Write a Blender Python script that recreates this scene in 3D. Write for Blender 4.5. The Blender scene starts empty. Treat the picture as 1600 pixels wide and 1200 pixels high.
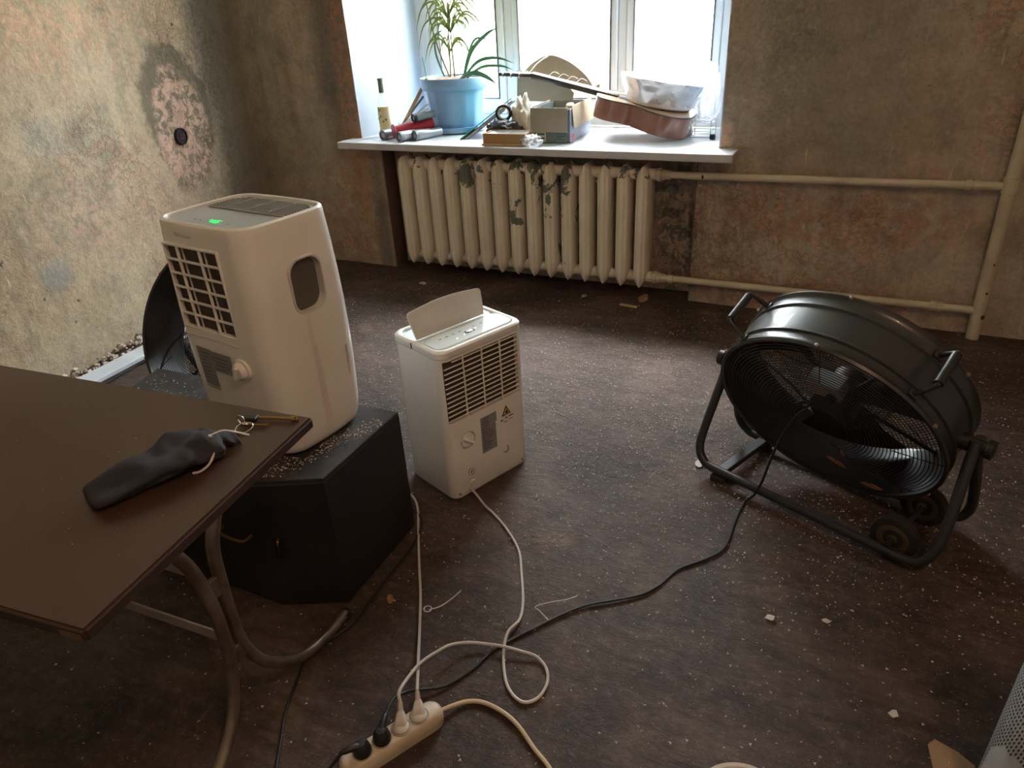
import bpy, bmesh, math, random
from mathutils import Vector, Matrix, noise
R = math.radians
PI = math.pi
scene = bpy.context.scene
COL = scene.collection

# ------------------------------------------------------------------ camera
cam_d = bpy.data.cameras.new('camera')
cam_d.sensor_fit = 'HORIZONTAL'
cam_d.sensor_width = 36.0
cam_d.lens = 1092.37 / 1600 * 36.0
cam_d.clip_start = 0.02
cam_d.clip_end = 200
cam = bpy.data.objects.new('camera', cam_d)
COL.objects.link(cam)
_r = Vector((0.90015394, 0.43255841, -0.0511478))
_u = Vector((-0.16525642, 0.44780358, 0.87872764))
_w = Vector((-0.4030052, 0.78253765, -0.47457521))
cam.matrix_world = Matrix(((_r.x, _u.x, -_w.x, 0.0), (_r.y, _u.y, -_w.y, 0.0), (_r.z, _u.z, -_w.z, 1.34), (0, 0, 0, 1)))
scene.camera = cam

# ------------------------------------------------------------------ world, lights, exposure
world = bpy.data.worlds.new('sky')
scene.world = world
world.use_nodes = True
wn = world.node_tree.nodes
wn['Background'].inputs['Color'].default_value = (0.93, 0.945, 1.0, 1)
wn['Background'].inputs['Strength'].default_value = 1.0
_wl = world.node_tree.links
_tc = wn.new('ShaderNodeTexCoord'); _sx = wn.new('ShaderNodeSeparateXYZ'); _cl = wn.new('ShaderNodeMath'); _ma = wn.new('ShaderNodeMath'); _ms = wn.new('ShaderNodeMath')
_cl.operation = 'MAXIMUM'; _cl.inputs[1].default_value = 0.0
_ma.operation = 'MULTIPLY_ADD'; _ma.inputs[1].default_value = 0.667; _ma.inputs[2].default_value = 0.333
_ms.operation = 'MULTIPLY'; _ms.inputs[1].default_value = 14.0      # overcast sky, three times brighter at the zenith
_wl.new(_tc.outputs['Generated'], _sx.inputs[0]); _wl.new(_sx.outputs['Z'], _cl.inputs[0]); _wl.new(_cl.outputs[0], _ma.inputs[0])
_wl.new(_ma.outputs[0], _ms.inputs[0]); _wl.new(_ms.outputs[0], wn['Background'].inputs['Strength'])

port_d = bpy.data.lights.new('window_portal', 'AREA')
port_d.shape = 'RECTANGLE'
port_d.size = 1.95
port_d.size_y = 1.9
port_d.cycles.is_portal = True
port = bpy.data.objects.new('window_portal', port_d)
COL.objects.link(port)
port.location = (-1.58, 4.02, 1.67)
port.rotation_euler = (R(-90), 0, 0)

sun_d = bpy.data.lights.new('veiled_sun', 'SUN')
sun_d.energy = 3.0
sun_d.angle = R(14)
sun_d.color = (1.0, 0.96, 0.96)
sun = bpy.data.objects.new('veiled_sun', sun_d)
COL.objects.link(sun)
sun.rotation_euler = Vector((0.17, -0.55, -0.80)).to_track_quat('-Z', 'Y').to_euler()

scene.view_settings.view_transform = 'Standard'
scene.view_settings.look = 'None'
scene.view_settings.gamma = 1.0
scene.view_settings.use_curve_mapping = False
scene.view_settings.exposure = 1.8
scene.cycles.max_bounces = 8
scene.cycles.diffuse_bounces = 6
scene.cycles.transparent_max_bounces = 16
scene.cycles.sample_clamp_indirect = 6.0

# ------------------------------------------------------------------ materials
MATS = {}
def new_mat(name):
    m = bpy.data.materials.new(name)
    m.use_nodes = True
    nt = m.node_tree
    b = nt.nodes['Principled BSDF']
    MATS[name] = m
    return m, nt, b

def coord(nt, scale=1.0):
    t = nt.nodes.new('ShaderNodeTexCoord')
    mp = nt.nodes.new('ShaderNodeMapping')
    if isinstance(scale, (int, float)):
        scale = (scale,) * 3
    mp.inputs['Scale'].default_value = scale
    nt.links.new(t.outputs['Object'], mp.inputs['Vector'])
    return mp.outputs['Vector']

def noise_n(nt, vec, scale, detail=4, rough=0.55, dist=0.0):
    n = nt.nodes.new('ShaderNodeTexNoise')
    n.inputs['Scale'].default_value = scale
    n.inputs['Detail'].default_value = detail
    n.inputs['Roughness'].default_value = rough
    n.inputs['Distortion'].default_value = dist
    nt.links.new(vec, n.inputs['Vector'])
    return n.outputs['Fac']

def ramp(nt, fac, stops):
    r = nt.nodes.new('ShaderNodeValToRGB')
    el = r.color_ramp.elements
    while len(el) < len(stops):
        el.new(0.5)
    for e, (p, c) in zip(el, stops):
        e.position = p
        e.color = (c if len(c) == 4 else (*c, 1)) if not isinstance(c, (int, float)) else (c, c, c, 1)
    nt.links.new(fac, r.inputs['Fac'])
    return r.outputs['Color']

def mixc(nt, fac, a, b, mode='MIX'):
    n = nt.nodes.new('ShaderNodeMix')
    n.data_type = 'RGBA'
    n.blend_type = mode
    for sock, v in ((n.inputs['Factor'], fac), (n.inputs['A'], a), (n.inputs['B'], b)):
        if isinstance(v, (int, float)):
            sock.default_value = v
        elif isinstance(v, tuple):
            sock.default_value = (*v[:3], 1)
        else:
            nt.links.new(v, sock)
    return n.outputs['Result']

def mathn(nt, op, a, b=None, clamp=False):
    n = nt.nodes.new('ShaderNodeMath')
    n.operation = op
    n.use_clamp = clamp
    for k, v in enumerate((a, b)):
        if v is None:
            continue
        if isinstance(v, (int, float)):
            n.inputs[k].default_value = v
        else:
            nt.links.new(v, n.inputs[k])
    return n.outputs[0]

def bump(nt, b, h, strength=0.4, dist=0.01, chain=None):
    n = nt.nodes.new('ShaderNodeBump')
    n.inputs['Strength'].default_value = strength
    n.inputs['Distance'].default_value = dist
    nt.links.new(h, n.inputs['Height'])
    if chain is not None:
        nt.links.new(chain, n.inputs['Normal'])
    nt.links.new(n.outputs['Normal'], b.inputs['Normal'])
    return n.outputs['Normal']

def mat(name, col, rough=0.5, metal=0.0, col2=None, scale=6.0, lo=0.4, hi=0.65, bmp=0.0, bscale=60.0, bdist=0.002, spec=0.5, coat=0.0):
    m, nt, b = new_mat(name)
    b.inputs['Roughness'].default_value = rough
    b.inputs['Metallic'].default_value = metal
    b.inputs['Specular IOR Level'].default_value = spec
    b.inputs['Coat Weight'].default_value = coat
    v = coord(nt)
    if col2 is None:
        col2 = tuple(c * 0.86 for c in col)
    f = noise_n(nt, v, scale, 5, 0.6)
    nt.links.new(ramp(nt, f, [(lo, col), (hi, col2)]), b.inputs['Base Color'])
    if bmp:
        bump(nt, b, noise_n(nt, v, bscale, 4, 0.6), bmp, bdist)
    return m

def emat(name, col, strength):
    m, nt, b = new_mat(name)
    b.inputs['Base Color'].default_value = (*col, 1)
    b.inputs['Emission Color'].default_value = (*col, 1)
    b.inputs['Emission Strength'].default_value = strength
    return m

def ellipse_mask(nt, axes_c, axes_r, soft=0.35, wob=0.35, wscale=6.0):
    """soft-edged blob with a ragged outline, in object space (metres)"""
    t = nt.nodes.new('ShaderNodeTexCoord')
    mp = nt.nodes.new('ShaderNodeMapping')
    mp.vector_type = 'TEXTURE'
    mp.inputs['Location'].default_value = axes_c
    mp.inputs['Scale'].default_value = axes_r
    nt.links.new(t.outputs['Object'], mp.inputs['Vector'])
    ln = nt.nodes.new('ShaderNodeVectorMath')
    ln.operation = 'LENGTH'
    nt.links.new(mp.outputs['Vector'], ln.inputs[0])
    n = noise_n(nt, t.outputs['Object'], wscale, 8, 0.72, 0.3)
    d = mathn(nt, 'ADD', ln.outputs['Value'], mathn(nt, 'MULTIPLY', mathn(nt, 'SUBTRACT', n, 0.5), wob * 3.2))
    return mathn(nt, 'SUBTRACT', 1.0, mathn(nt, 'DIVIDE', mathn(nt, 'SUBTRACT', d, 1.0 - soft), 2 * soft, True), True)

def plaster_mat(name, base, pale, pink, grey, dark, blobs=(), pink_amt=0.5):
    m, nt, b = new_mat(name)
    v = coord(nt)
    c = mixc(nt, ramp(nt, noise_n(nt, v, 1.6, 6, 0.6, 0.4), [(0.36, 0), (0.62, 1)]), base, pale)
    # brushed vertical streaks
    vs = coord(nt, (9, 9, 1.4))
    c = mixc(nt, ramp(nt, noise_n(nt, vs, 2.0, 5, 0.6), [(0.5, 0), (0.75, 0.55)]), c, tuple(x * 0.72 for x in base))
    # damp grey and green clouds
    c = mixc(nt, ramp(nt, noise_n(nt, v, 2.3, 6, 0.62, 0.8), [(0.52, 0), (0.66, 0.8)]), c, grey)
    # where the paint has gone the pink first coat shows as small chips in patches
    area = ramp(nt, noise_n(nt, v, 1.9, 3, 0.5, 0.2), [(0.50, 0), (0.60, 1)])
    chips = ramp(nt, noise_n(nt, v, 17, 8, 0.72, 0.3), [(0.50, 0), (0.545, 1)])
    pk = mathn(nt, 'MULTIPLY', mathn(nt, 'MULTIPLY', area, chips), pink_amt)
    c = mixc(nt, pk, c, pink)
    # pale scratches
    sc_ = ramp(nt, noise_n(nt, coord(nt, (26, 26, 3.2)), 2.2, 5, 0.6), [(0.66, 0), (0.70, 0.55)])
    c = mixc(nt, sc_, c, tuple(min(1, x * 1.5) for x in pale))
    # dark pits and mould specks
    pits = ramp(nt, noise_n(nt, v, 26, 3, 0.5), [(0.70, 0), (0.74, 1)])
    pits2 = mathn(nt, 'MULTIPLY', pits, ramp(nt, noise_n(nt, v, 1.3, 2, 0.5), [(0.45, 0), (0.6, 1)]))
    c = mixc(nt, pits2, c, dark)
    for (cc, rr, colr, amt, soft, wob, ws, chippy) in blobs:
        mk = ellipse_mask(nt, cc, rr, soft, wob, ws)
        if chippy:
            ch = ramp(nt, noise_n(nt, v, chippy, 8, 0.75, 0.4), [(0.44, 0), (0.53, 1)])
            mk = mathn(nt, 'MULTIPLY', mk, ch)
        c = mixc(nt, mathn(nt, 'MULTIPLY', mk, amt), c, colr)
    g1 = ramp(nt, noise_n(nt, v, 9, 8, 0.72, 0.2), [(0.30, 0.74), (0.5, 1.0), (0.72, 1.16)])
    g2 = ramp(nt, noise_n(nt, v, 62, 5, 0.7), [(0.30, 0.80), (0.55, 1.0), (0.75, 1.15)])
    c = mixc(nt, 1.0, mixc(nt, 1.0, c, g1, 'MULTIPLY'), g2, 'MULTIPLY')
    nt.links.new(c, b.inputs['Base Color'])
    b.inputs['Roughness'].default_value = 0.85
    h = mathn(nt, 'ADD', noise_n(nt, v, 14, 8, 0.7), mathn(nt, 'MULTIPLY', pk, -0.25))
    n1 = bump(nt, b, noise_n(nt, v, 3.0, 4, 0.55), 0.35, 0.03)
    bump(nt, b, h, 0.9, 0.016, n1)
    return m

BRN = (0.400, 0.325, 0.250)
HOLE = (-3.19, 2.639, 0.841)
plaster_mat('plaster_left', (0.45, 0.345, 0.225), (0.55, 0.45, 0.315), (0.56, 0.36, 0.26), (0.30, 0.275, 0.20), (0.06, 0.05, 0.04),
    blobs=[((-3.19, 2.68, 0.93), (1, 0.235, 0.36), (0.20, 0.165, 0.115), 0.95, 0.07, 0.30, 6, 0),
           ((-3.19, 2.68, 0.87), (1, 0.19, 0.29), (0.66, 0.43, 0.33), 1.0, 0.10, 0.30, 7, 20),
           ((-3.06, 1.87, 0.965), (1, 0.10, 0.08), (0.42, 0.40, 0.34), 0.45, 0.4, 0.3, 5, 0),
           ((-3.03, 1.70, 0.437), (1, 0.075, 0.065), (0.34, 0.33, 0.29), 0.75, 0.3, 0.25, 5, 0),
           ((-3.27, 3.10, 1.1), (1, 0.19, 1.6), (0.24, 0.21, 0.17), 0.75, 0.35, 0.25, 3, 0),  # shade of the wall beside the corner, painted into the plaster colour
           ((-3.1, 2.05, 1.75), (1, 0.75, 0.55), (0.64, 0.40, 0.27), 0.85, 0.35, 0.4, 4, 16),
           ((-2.98, 1.2, 1.5), (1, 0.4, 0.35), (0.55, 0.34, 0.22), 0.6, 0.5, 0.4, 3, 0),
           ((-3.10, 2.2, 0.62), (1, 0.5, 0.22), (0.58, 0.40, 0.29), 0.8, 0.4, 0.4, 5, 22),
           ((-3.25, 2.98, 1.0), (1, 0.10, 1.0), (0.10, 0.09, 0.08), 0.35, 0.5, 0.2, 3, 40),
           ((-3.08, 2.0, 0.02), (1, 1.4, 0.10), (0.50, 0.43, 0.32), 0.8, 0.5, 0.6, 9, 30)], pink_amt=0.6)
plaster_mat('plaster_back', BRN, (0.52, 0.445, 0.360), (0.58, 0.345, 0.255), (0.330, 0.305, 0.260), (0.045, 0.04, 0.035),
    blobs=[((-2.66, 3.31, 1.25), (0.14, 1, 0.65), (0.15, 0.145, 0.125), 0.75, 0.4, 0.4, 4, 0),
           ((-2.60, 3.31, 0.95), (0.075, 1, 0.6), (0.46, 0.24, 0.15), 0.9, 0.3, 0.3, 8, 26),
           ((-2.62, 3.31, 0.36), (0.24, 1, 0.40), (0.42, 0.235, 0.14), 0.75, 0.4, 0.4, 5, 20),
           ((-2.50, 3.31, 0.10), (0.05, 1, 0.45), (0.16, 0.165, 0.13), 0.75, 0.4, 0.4, 7, 0),
           ((-0.78, 3.40, 0.30), (0.13, 1, 0.45), (0.075, 0.085, 0.07), 0.85, 0.4, 0.5, 7, 18),
           ((-0.52, 3.31, 0.28), (0.10, 1, 0.35), (0.26, 0.215, 0.155), 0.8, 0.4, 0.5, 7, 30),
           ((-0.05, 3.31, 0.45), (0.55, 1, 0.10), (0.42, 0.20, 0.13), 0.6, 0.5, 0.5, 5, 16),
           ((-0.45, 3.31, 0.07), (0.8, 1, 0.09), (0.36, 0.17, 0.11), 0.7, 0.5, 0.5, 6, 14),
           ((-0.15, 3.31, 1.25), (0.35, 1, 0.6), (0.25, 0.225, 0.18), 0.5, 0.5, 0.4, 3, 0), ((-0.35, 3.31, 1.3), (0.16, 1, 0.45), (0.16, 0.15, 0.135), 0.4, 0.5, 0.3, 4, 55),
           ((-0.55, 3.31, 1.02), (0.06, 1, 0.32), (0.30, 0.25, 0.18), 0.6, 0.4, 0.4, 6, 18),
           ((-3.02, 3.31, 0.95), (0.035, 1, 0.30), (0.33, 0.265, 0.17), 0.6, 0.5, 0.4, 6, 0),
           ((-0.60, 3.31, 0.77), (0.05, 1, 0.07), (0.60, 0.34, 0.24), 0.8, 0.4, 0.4, 9, 30)], pink_amt=0.55)
plaster_mat('plaster_plain', (0.62, 0.58, 0.52), (0.70, 0.66, 0.60), (0.60, 0.50, 0.42), (0.55, 0.52, 0.46), (0.05, 0.045, 0.04))
mat('ceiling_white', (0.80, 0.79, 0.76), 0.9, col2=(0.74, 0.72, 0.68), scale=2)
mat('niche_side', (0.17, 0.10, 0.075), 0.8, col2=(0.12, 0.08, 0.06), scale=9, bmp=0.4, bscale=40)

def floor_mat():
    m, nt, b = new_mat('dirty_floor')
    v = coord(nt)
    c = ramp(nt, noise_n(nt, v, 2.2, 8, 0.65, 0.6), [(0.33, (0.036, 0.020, 0.014)), (0.5, (0.074, 0.045, 0.034)), (0.68, (0.130, 0.088, 0.070))])
    # worn ochre islands of older paint
    isl = mathn(nt, 'MULTIPLY', ramp(nt, noise_n(nt, v, 2.6, 4, 0.55), [(0.60, 0), (0.66, 1)]), ramp(nt, noise_n(nt, v, 9, 6, 0.7), [(0.45, 0), (0.58, 0.8)]))
    c = mixc(nt, isl, c, (0.16, 0.10, 0.062))
    # fine dust
    du = ramp(nt, noise_n(nt, v, 38, 8, 0.8), [(0.50, 0), (0.66, 0.55)])
    c = mixc(nt, du, c, (0.19, 0.150, 0.130))
    sp = ramp(nt, noise_n(nt, v, 210, 2, 0.5), [(0.70, 0), (0.74, 0.8)])
    c = mixc(nt, sp, c, (0.42, 0.36, 0.31))
    nt.links.new(c, b.inputs['Base Color'])
    st = ramp(nt, noise_n(nt, coord(nt, (3.5, 11, 3)), 2.0, 8, 0.72, 1.2), [(0.36, 0.55), (0.52, 1.0), (0.70, 1.35)])
    c = mixc(nt, 1.0, c, st, 'MULTIPLY')
    nt.links.new(c, b.inputs['Base Color'])
    nt.links.new(ramp(nt, noise_n(nt, v, 6, 6, 0.7), [(0.3, 0.44), (0.7, 0.66)]), b.inputs['Roughness'])
    b.inputs['Specular IOR Level'].default_value = 0.42
    n1 = bump(nt, b, noise_n(nt, coord(nt, (5, 9, 5)), 1.6, 8, 0.68, 0.8), 0.6, 0.03)
    bump(nt, b, noise_n(nt, v, 60, 7, 0.8), 0.8, 0.008, n1)
floor_mat()

def radiator_mat():
    m, nt, b = new_mat('radiator_paint')
    t = nt.nodes.new('ShaderNodeTexCoord')
    oi = nt.nodes.new('ShaderNodeObjectInfo')
    ad = nt.nodes.new('ShaderNodeVectorMath')
    ad.operation = 'ADD'
    nt.links.new(t.outputs['Object'], ad.inputs[0])
    mu = nt.nodes.new('ShaderNodeVectorMath')
    mu.operation = 'SCALE'
    mu.inputs[0].default_value = (9.1, 4.3, 6.7)
    nt.links.new(oi.outputs['Random'], mu.inputs['Scale'])
    nt.links.new(mu.outputs[0], ad.inputs[1])
    v = ad.outputs[0]
    sx = nt.nodes.new('ShaderNodeSeparateXYZ')
    nt.links.new(t.outputs['Object'], sx.inputs[0])
    # paint peels most at the top of the sections
    hz = mathn(nt, 'MULTIPLY', mathn(nt, 'SUBTRACT', sx.outputs['Z'], 0.36, True), 0.55)
    gate = mathn(nt, 'MULTIPLY', mathn(nt, 'SUBTRACT', oi.outputs['Random'], 0.5), 0.16)
    n = mathn(nt, 'ADD', mathn(nt, 'ADD', noise_n(nt, v, 9, 6, 0.6, 0.4), hz), gate)
    pe = ramp(nt, n, [(0.70, 0), (0.712, 1)])
    cream = mixc(nt, ramp(nt, noise_n(nt, v, 5, 5, 0.6), [(0.35, 0), (0.7, 1)]), (0.80, 0.74, 0.63), (0.68, 0.62, 0.51))
    under = mixc(nt, ramp(nt, noise_n(nt, v, 22, 4, 0.6), [(0.55, 0), (0.68, 1)]), (0.13, 0.165, 0.13), (0.19, 0.085, 0.05))
    c = mixc(nt, pe, cream, under)
    nt.links.new(c, b.inputs['Base Color'])
    b.inputs['Roughness'].default_value = 0.5
    bump(nt, b, mathn(nt, 'SUBTRACT', noise_n(nt, v, 40, 3, 0.5), pe), 0.4, 0.003)
radiator_mat()

mat('pipe_paint', (0.58, 0.52, 0.40), 0.5, col2=(0.46, 0.40, 0.29), scale=7, bmp=0.3, bscale=30, bdist=0.004)
mat('pipe_chip', (0.07, 0.05, 0.035), 0.8)
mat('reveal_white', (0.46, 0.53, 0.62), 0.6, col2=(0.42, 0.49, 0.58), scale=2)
mat('upvc', (0.78, 0.80, 0.83), 0.35, col2=(0.74, 0.77, 0.80), scale=3)
mat('sill_white', (0.56, 0.58, 0.61), 0.36, col2=(0.44, 0.45, 0.46), scale=7, lo=0.5, hi=0.8, bmp=0.05, bscale=20)
mat('gasket', (0.16, 0.17, 0.18), 0.6)
mat('white_plastic', (0.80, 0.79, 0.76), 0.30, col2=(0.76, 0.745, 0.71), scale=3, coat=0.15)
mat('white_plastic_warm', (0.78, 0.755, 0.71), 0.26, col2=(0.73, 0.70, 0.65), scale=3, coat=0.25)
mat('grille_plastic', (0.62, 0.59, 0.55), 0.4)
mat('streak_pink', (0.64, 0.56, 0.53), 0.35, col2=(0.70, 0.64, 0.60), scale=9)
mat('filter_dark', (0.085, 0.062, 0.045), 0.8, col2=(0.055, 0.042, 0.032), scale=30, bmp=0.6, bscale=220, bdist=0.002)
mat('vent_dark', (0.035, 0.030, 0.026), 0.7)
mat('panel_grey', (0.36, 0.37, 0.36), 0.32, col2=(0.33, 0.34, 0.33), scale=4)
mat('slat_grey', (0.30, 0.295, 0.28), 0.5)
mat('handle_grey', (0.105, 0.095, 0.082), 0.6)
mat('label_grey', (0.24, 0.255, 0.26), 0.5, col2=(0.205, 0.22, 0.225), scale=60)
mat('label_ink', (0.07, 0.07, 0.07), 0.6)
mat('sticker_yellow', (0.62, 0.42, 0.03), 0.5)
mat('sticker_black', (0.03, 0.02, 0.015), 0.5)
mat('ink_red', (0.28, 0.09, 0.07), 0.6)
mat('panel_pale', (0.70, 0.76, 0.78), 0.12, col2=(0.66, 0.72, 0.74), scale=3, coat=0.4)
mat('panel_trim', (0.62, 0.60, 0.55), 0.3)
mat('screen_dark', (0.02, 0.02, 0.022), 0.2)
mat('steel_screw', (0.35, 0.30, 0.24), 0.4, 0.8)
emat('led_green', (0.03, 0.80, 0.16), 0.32)
emat('led_white', (0.95, 0.97, 1.0), 0.5)
mat('cabinet_black', (0.010, 0.010, 0.010), 0.42, col2=(0.016, 0.015, 0.014), scale=5, bmp=0.15, bscale=160)
mat('cabinet_top', (0.016, 0.015, 0.014), 0.8, col2=(0.055, 0.047, 0.038), scale=12, lo=0.45, hi=0.75, bmp=0.3, bscale=120)
mat('brass', (0.50, 0.30, 0.09), 0.3, 1.0)
mat('brass_dull', (0.16, 0.095, 0.035), 0.4, 1.0)
mat('table_brown', (0.062, 0.032, 0.022), 0.34, col2=(0.054, 0.028, 0.020), scale=5, bmp=0.05, bscale=90)
mat('table_edge', (0.040, 0.023, 0.018), 0.45)
mat('table_edge_highlight', (0.15, 0.080, 0.038), 0.8)
mat('leg_metal', (0.34, 0.28, 0.22), 0.38, 0.85, col2=(0.20, 0.15, 0.11), scale=10)
mat('bar_metal', (0.42, 0.37, 0.32), 0.45, 0.6)
mat('fabric_dark', (0.022, 0.021, 0.026), 0.95, col2=(0.034, 0.032, 0.037), scale=7, bmp=0.5, bscale=500, bdist=0.001)
mat('tie_white', (0.62, 0.58, 0.56), 0.4)
mat('chrome', (0.62, 0.58, 0.52), 0.2, 1.0)
mat('black_plastic', (0.012, 0.012, 0.012), 0.42)
mat('fan_black', (0.018, 0.0185, 0.020), 0.34, col2=(0.022, 0.022, 0.023), scale=3, coat=0.2, spec=0.6)
mat('fan_wire', (0.014, 0.014, 0.015), 0.5)
mat('fan_blade', (0.030, 0.020, 0.018), 0.5)
mat('fan_tube', (0.025, 0.028, 0.032), 0.32)
mat('rubber', (0.014, 0.012, 0.011), 0.75)
mat('wheel_brown', (0.075, 0.048, 0.026), 0.6)
mat('box_cream', (0.46, 0.36, 0.24), 0.5)
mat('box_silver', (0.36, 0.40, 0.43), 0.35)
mat('leaf_dry', (0.34, 0.16, 0.055), 0.8, col2=(0.24, 0.10, 0.035), scale=40)
mat('cord_grey', (0.50, 0.455, 0.415), 0.45)
mat('cord_black', (0.011, 0.011, 0.012), 0.42)
mat('cord_cream', (0.62, 0.47, 0.31), 0.4)
mat('strip_body', (0.56, 0.46, 0.34), 0.4, col2=(0.46, 0.37, 0.27), scale=12)
mat('socket_in', (0.36, 0.30, 0.23), 0.5)
mat('plug_grey', (0.55, 0.49, 0.44), 0.5)
mat('trunking', (0.70, 0.78, 0.86), 0.3)
mat('pot_blue', (0.25, 0.43, 0.66), 0.38, col2=(0.22, 0.39, 0.61), scale=6)
mat('soil', (0.16, 0.095, 0.06), 0.95, col2=(0.34, 0.20, 0.13), scale=30, bmp=0.8, bscale=80, bdist=0.01)
mat('leaf_green', (0.17, 0.25, 0.075), 0.45, col2=(0.27, 0.30, 0.10), scale=10)
mat('leaf_teal', (0.11, 0.24, 0.15), 0.4, col2=(0.16, 0.29, 0.19), scale=10)
mat('stem_brown', (0.15, 0.12, 0.06), 0.7)
mat('lime', (0.30, 0.55, 0.08), 0.5)
mat('cardboard', (0.33, 0.295, 0.24), 0.85, col2=(0.29, 0.26, 0.21), scale=9)
mat('cardboard_tan', (0.42, 0.34, 0.24), 0.8, col2=(0.36, 0.29, 0.2), scale=9)
mat('box_print', (0.10, 0.15, 0.155), 0.5, col2=(0.17, 0.19, 0.16), scale=28)
mat('box_print_blue', (0.20, 0.27, 0.44), 0.45, col2=(0.34, 0.33, 0.42), scale=24)
mat('print_pale', (0.55, 0.52, 0.38), 0.6)
mat('print_red', (0.62, 0.16, 0.14), 0.5)
mat('guitar_side', (0.185, 0.075, 0.050), 0.25, col2=(0.26, 0.115, 0.070), scale=5, coat=0.5)
mat('guitar_top', (0.52, 0.33, 0.20), 0.3, col2=(0.44, 0.26, 0.15), scale=7, coat=0.4)
mat('guitar_dark', (0.045, 0.038, 0.034), 0.45)
mat('nickel', (0.7, 0.7, 0.68), 0.25, 1.0)
mat('string_white', (0.75, 0.75, 0.72), 0.4)
mat('basin_white', (0.80, 0.81, 0.82), 0.35)
mat('red_metal', (0.40, 0.022, 0.040), 0.3, col2=(0.30, 0.02, 0.035), scale=8)
mat('silver_tube', (0.42, 0.45, 0.50), 0.3, 0.5)
mat('grey_tube', (0.17, 0.20, 0.22), 0.35)
mat('wood_pale', (0.50, 0.36, 0.20), 0.6, col2=(0.40, 0.28, 0.15), scale=14)
mat('paper_white', (0.70, 0.67, 0.58), 0.7)
mat('teal_glass', (0.05, 0.42, 0.36), 0.15)
mat('black_bag', (0.022, 0.024, 0.026), 0.35, bmp=0.6, bscale=25, bdist=0.01)
mat('orange_box', (0.42, 0.21, 0.07), 0.6, col2=(0.36, 0.27, 0.12), scale=18)
mat('bottle_label', (0.74, 0.60, 0.30), 0.5, col2=(0.66, 0.62, 0.46), scale=22)
mat('label_motif', (0.16, 0.24, 0.10), 0.5)
mat('bottle_cap', (0.15, 0.17, 0.13), 0.4)
mat('crumb_pale', (0.64, 0.56, 0.51), 0.7, col2=(0.48, 0.40, 0.35), scale=50)
mat('flake_white', (0.55, 0.51, 0.44), 0.8)
mat('flake_tan', (0.32, 0.20, 0.12), 0.85, col2=(0.26, 0.16, 0.09), scale=12)
mat('wood_scrap', (0.26, 0.13, 0.05), 0.7)
mat('purifier_white', (0.62, 0.60, 0.59), 0.42)
mat('slot_brown', (0.055, 0.042, 0.038), 0.7)
mat('logo_green', (0.07, 0.24, 0.02), 0.5, col2=(0.03, 0.13, 0.015), scale=25)
mat('logo_blue', (0.012, 0.05, 0.12), 0.5)
mat('enamel', (0.66, 0.64, 0.60), 0.3)
mat('tea_brown', (0.14, 0.045, 0.025), 0.3)
mat('hole_dark', (0.018, 0.013, 0.014), 0.8)
mat('wire_mauve', (0.16, 0.06, 0.11), 0.5)
mat('grass_out', (0.20, 0.26, 0.12), 0.9, col2=(0.26, 0.30, 0.18), scale=1)
mat('foliage_out', (0.26, 0.34, 0.10), 0.8, col2=(0.38, 0.42, 0.18), scale=3)
mat('wire_steel', (0.55, 0.57, 0.6), 0.3, 0.9)
emat('bulb_glow', (1.0, 0.62, 0.30), 30.0)

def film_mat(name, col, alpha, rough=0.15):
    m, nt, b = new_mat(name)
    nt.nodes.remove(b)
    out = nt.nodes['Material Output']
    tr = nt.nodes.new('ShaderNodeBsdfTransparent')
    tr.inputs['Color'].default_value = (*col, 1)
    gl = nt.nodes.new('ShaderNodeBsdfGlossy')
    gl.inputs['Roughness'].default_value = rough
    df = nt.nodes.new('ShaderNodeBsdfTranslucent')
    df.inputs['Color'].default_value = (*col, 1)
    mx = nt.nodes.new('ShaderNodeMixShader')
    mx.inputs[0].default_value = 0.5
    nt.links.new(gl.outputs[0], mx.inputs[1])
    nt.links.new(df.outputs[0], mx.inputs[2])
    mx2 = nt.nodes.new('ShaderNodeMixShader')
    f = ramp(nt, noise_n(nt, coord(nt), 9, 5, 0.6), [(0.3, max(0.0, alpha - 0.12)), (0.7, alpha + 0.12)])
    nt.links.new(f, mx2.inputs[0])
    nt.links.new(tr.outputs[0], mx2.inputs[1])
    nt.links.new(mx.outputs[0], mx2.inputs[2])
    nt.links.new(mx2.outputs[0], out.inputs[0])
film_mat('window_glass', (0.97, 0.99, 0.98), 0.05, 0.0)
film_mat('clear_film', (0.93, 0.95, 0.98), 0.42, 0.12)
film_mat('bottle_glass', (0.90, 0.93, 0.90), 0.34, 0.05)

def leafy(name, col):
    m = MATS[name]; nt = m.node_tree; b = nt.nodes['Principled BSDF']; out = nt.nodes['Material Output']
    tr = nt.nodes.new('ShaderNodeBsdfTranslucent'); tr.inputs['Color'].default_value = (*col, 1)
    mx = nt.nodes.new('ShaderNodeMixShader'); mx.inputs[0].default_value = 0.45
    nt.links.new(b.outputs[0], mx.inputs[1]); nt.links.new(tr.outputs[0], mx.inputs[2]); nt.links.new(mx.outputs[0], out.inputs[0])
leafy('leaf_green', (0.24, 0.27, 0.09))
leafy('leaf_teal', (0.12, 0.22, 0.14))
leafy('foliage_out', (0.45, 0.55, 0.2))

# ------------------------------------------------------------------ helpers
def link_mesh(name, me, m, parent=None, smooth=False):
    if m is not None:
        me.materials.append(MATS[m])
    if smooth:
        for p in me.polygons:
            p.use_smooth = True
    o = bpy.data.objects.new(name, me)
    COL.objects.link(o)
    if parent is not None:
        o.parent = parent
    return o

def raw(name, verts, faces, m, parent=None, smooth=False):
    me = bpy.data.meshes.new(name)
    me.from_pydata([tuple(v) for v in verts], [], faces)
    me.update()
    return link_mesh(name, me, m, parent, smooth)

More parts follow.
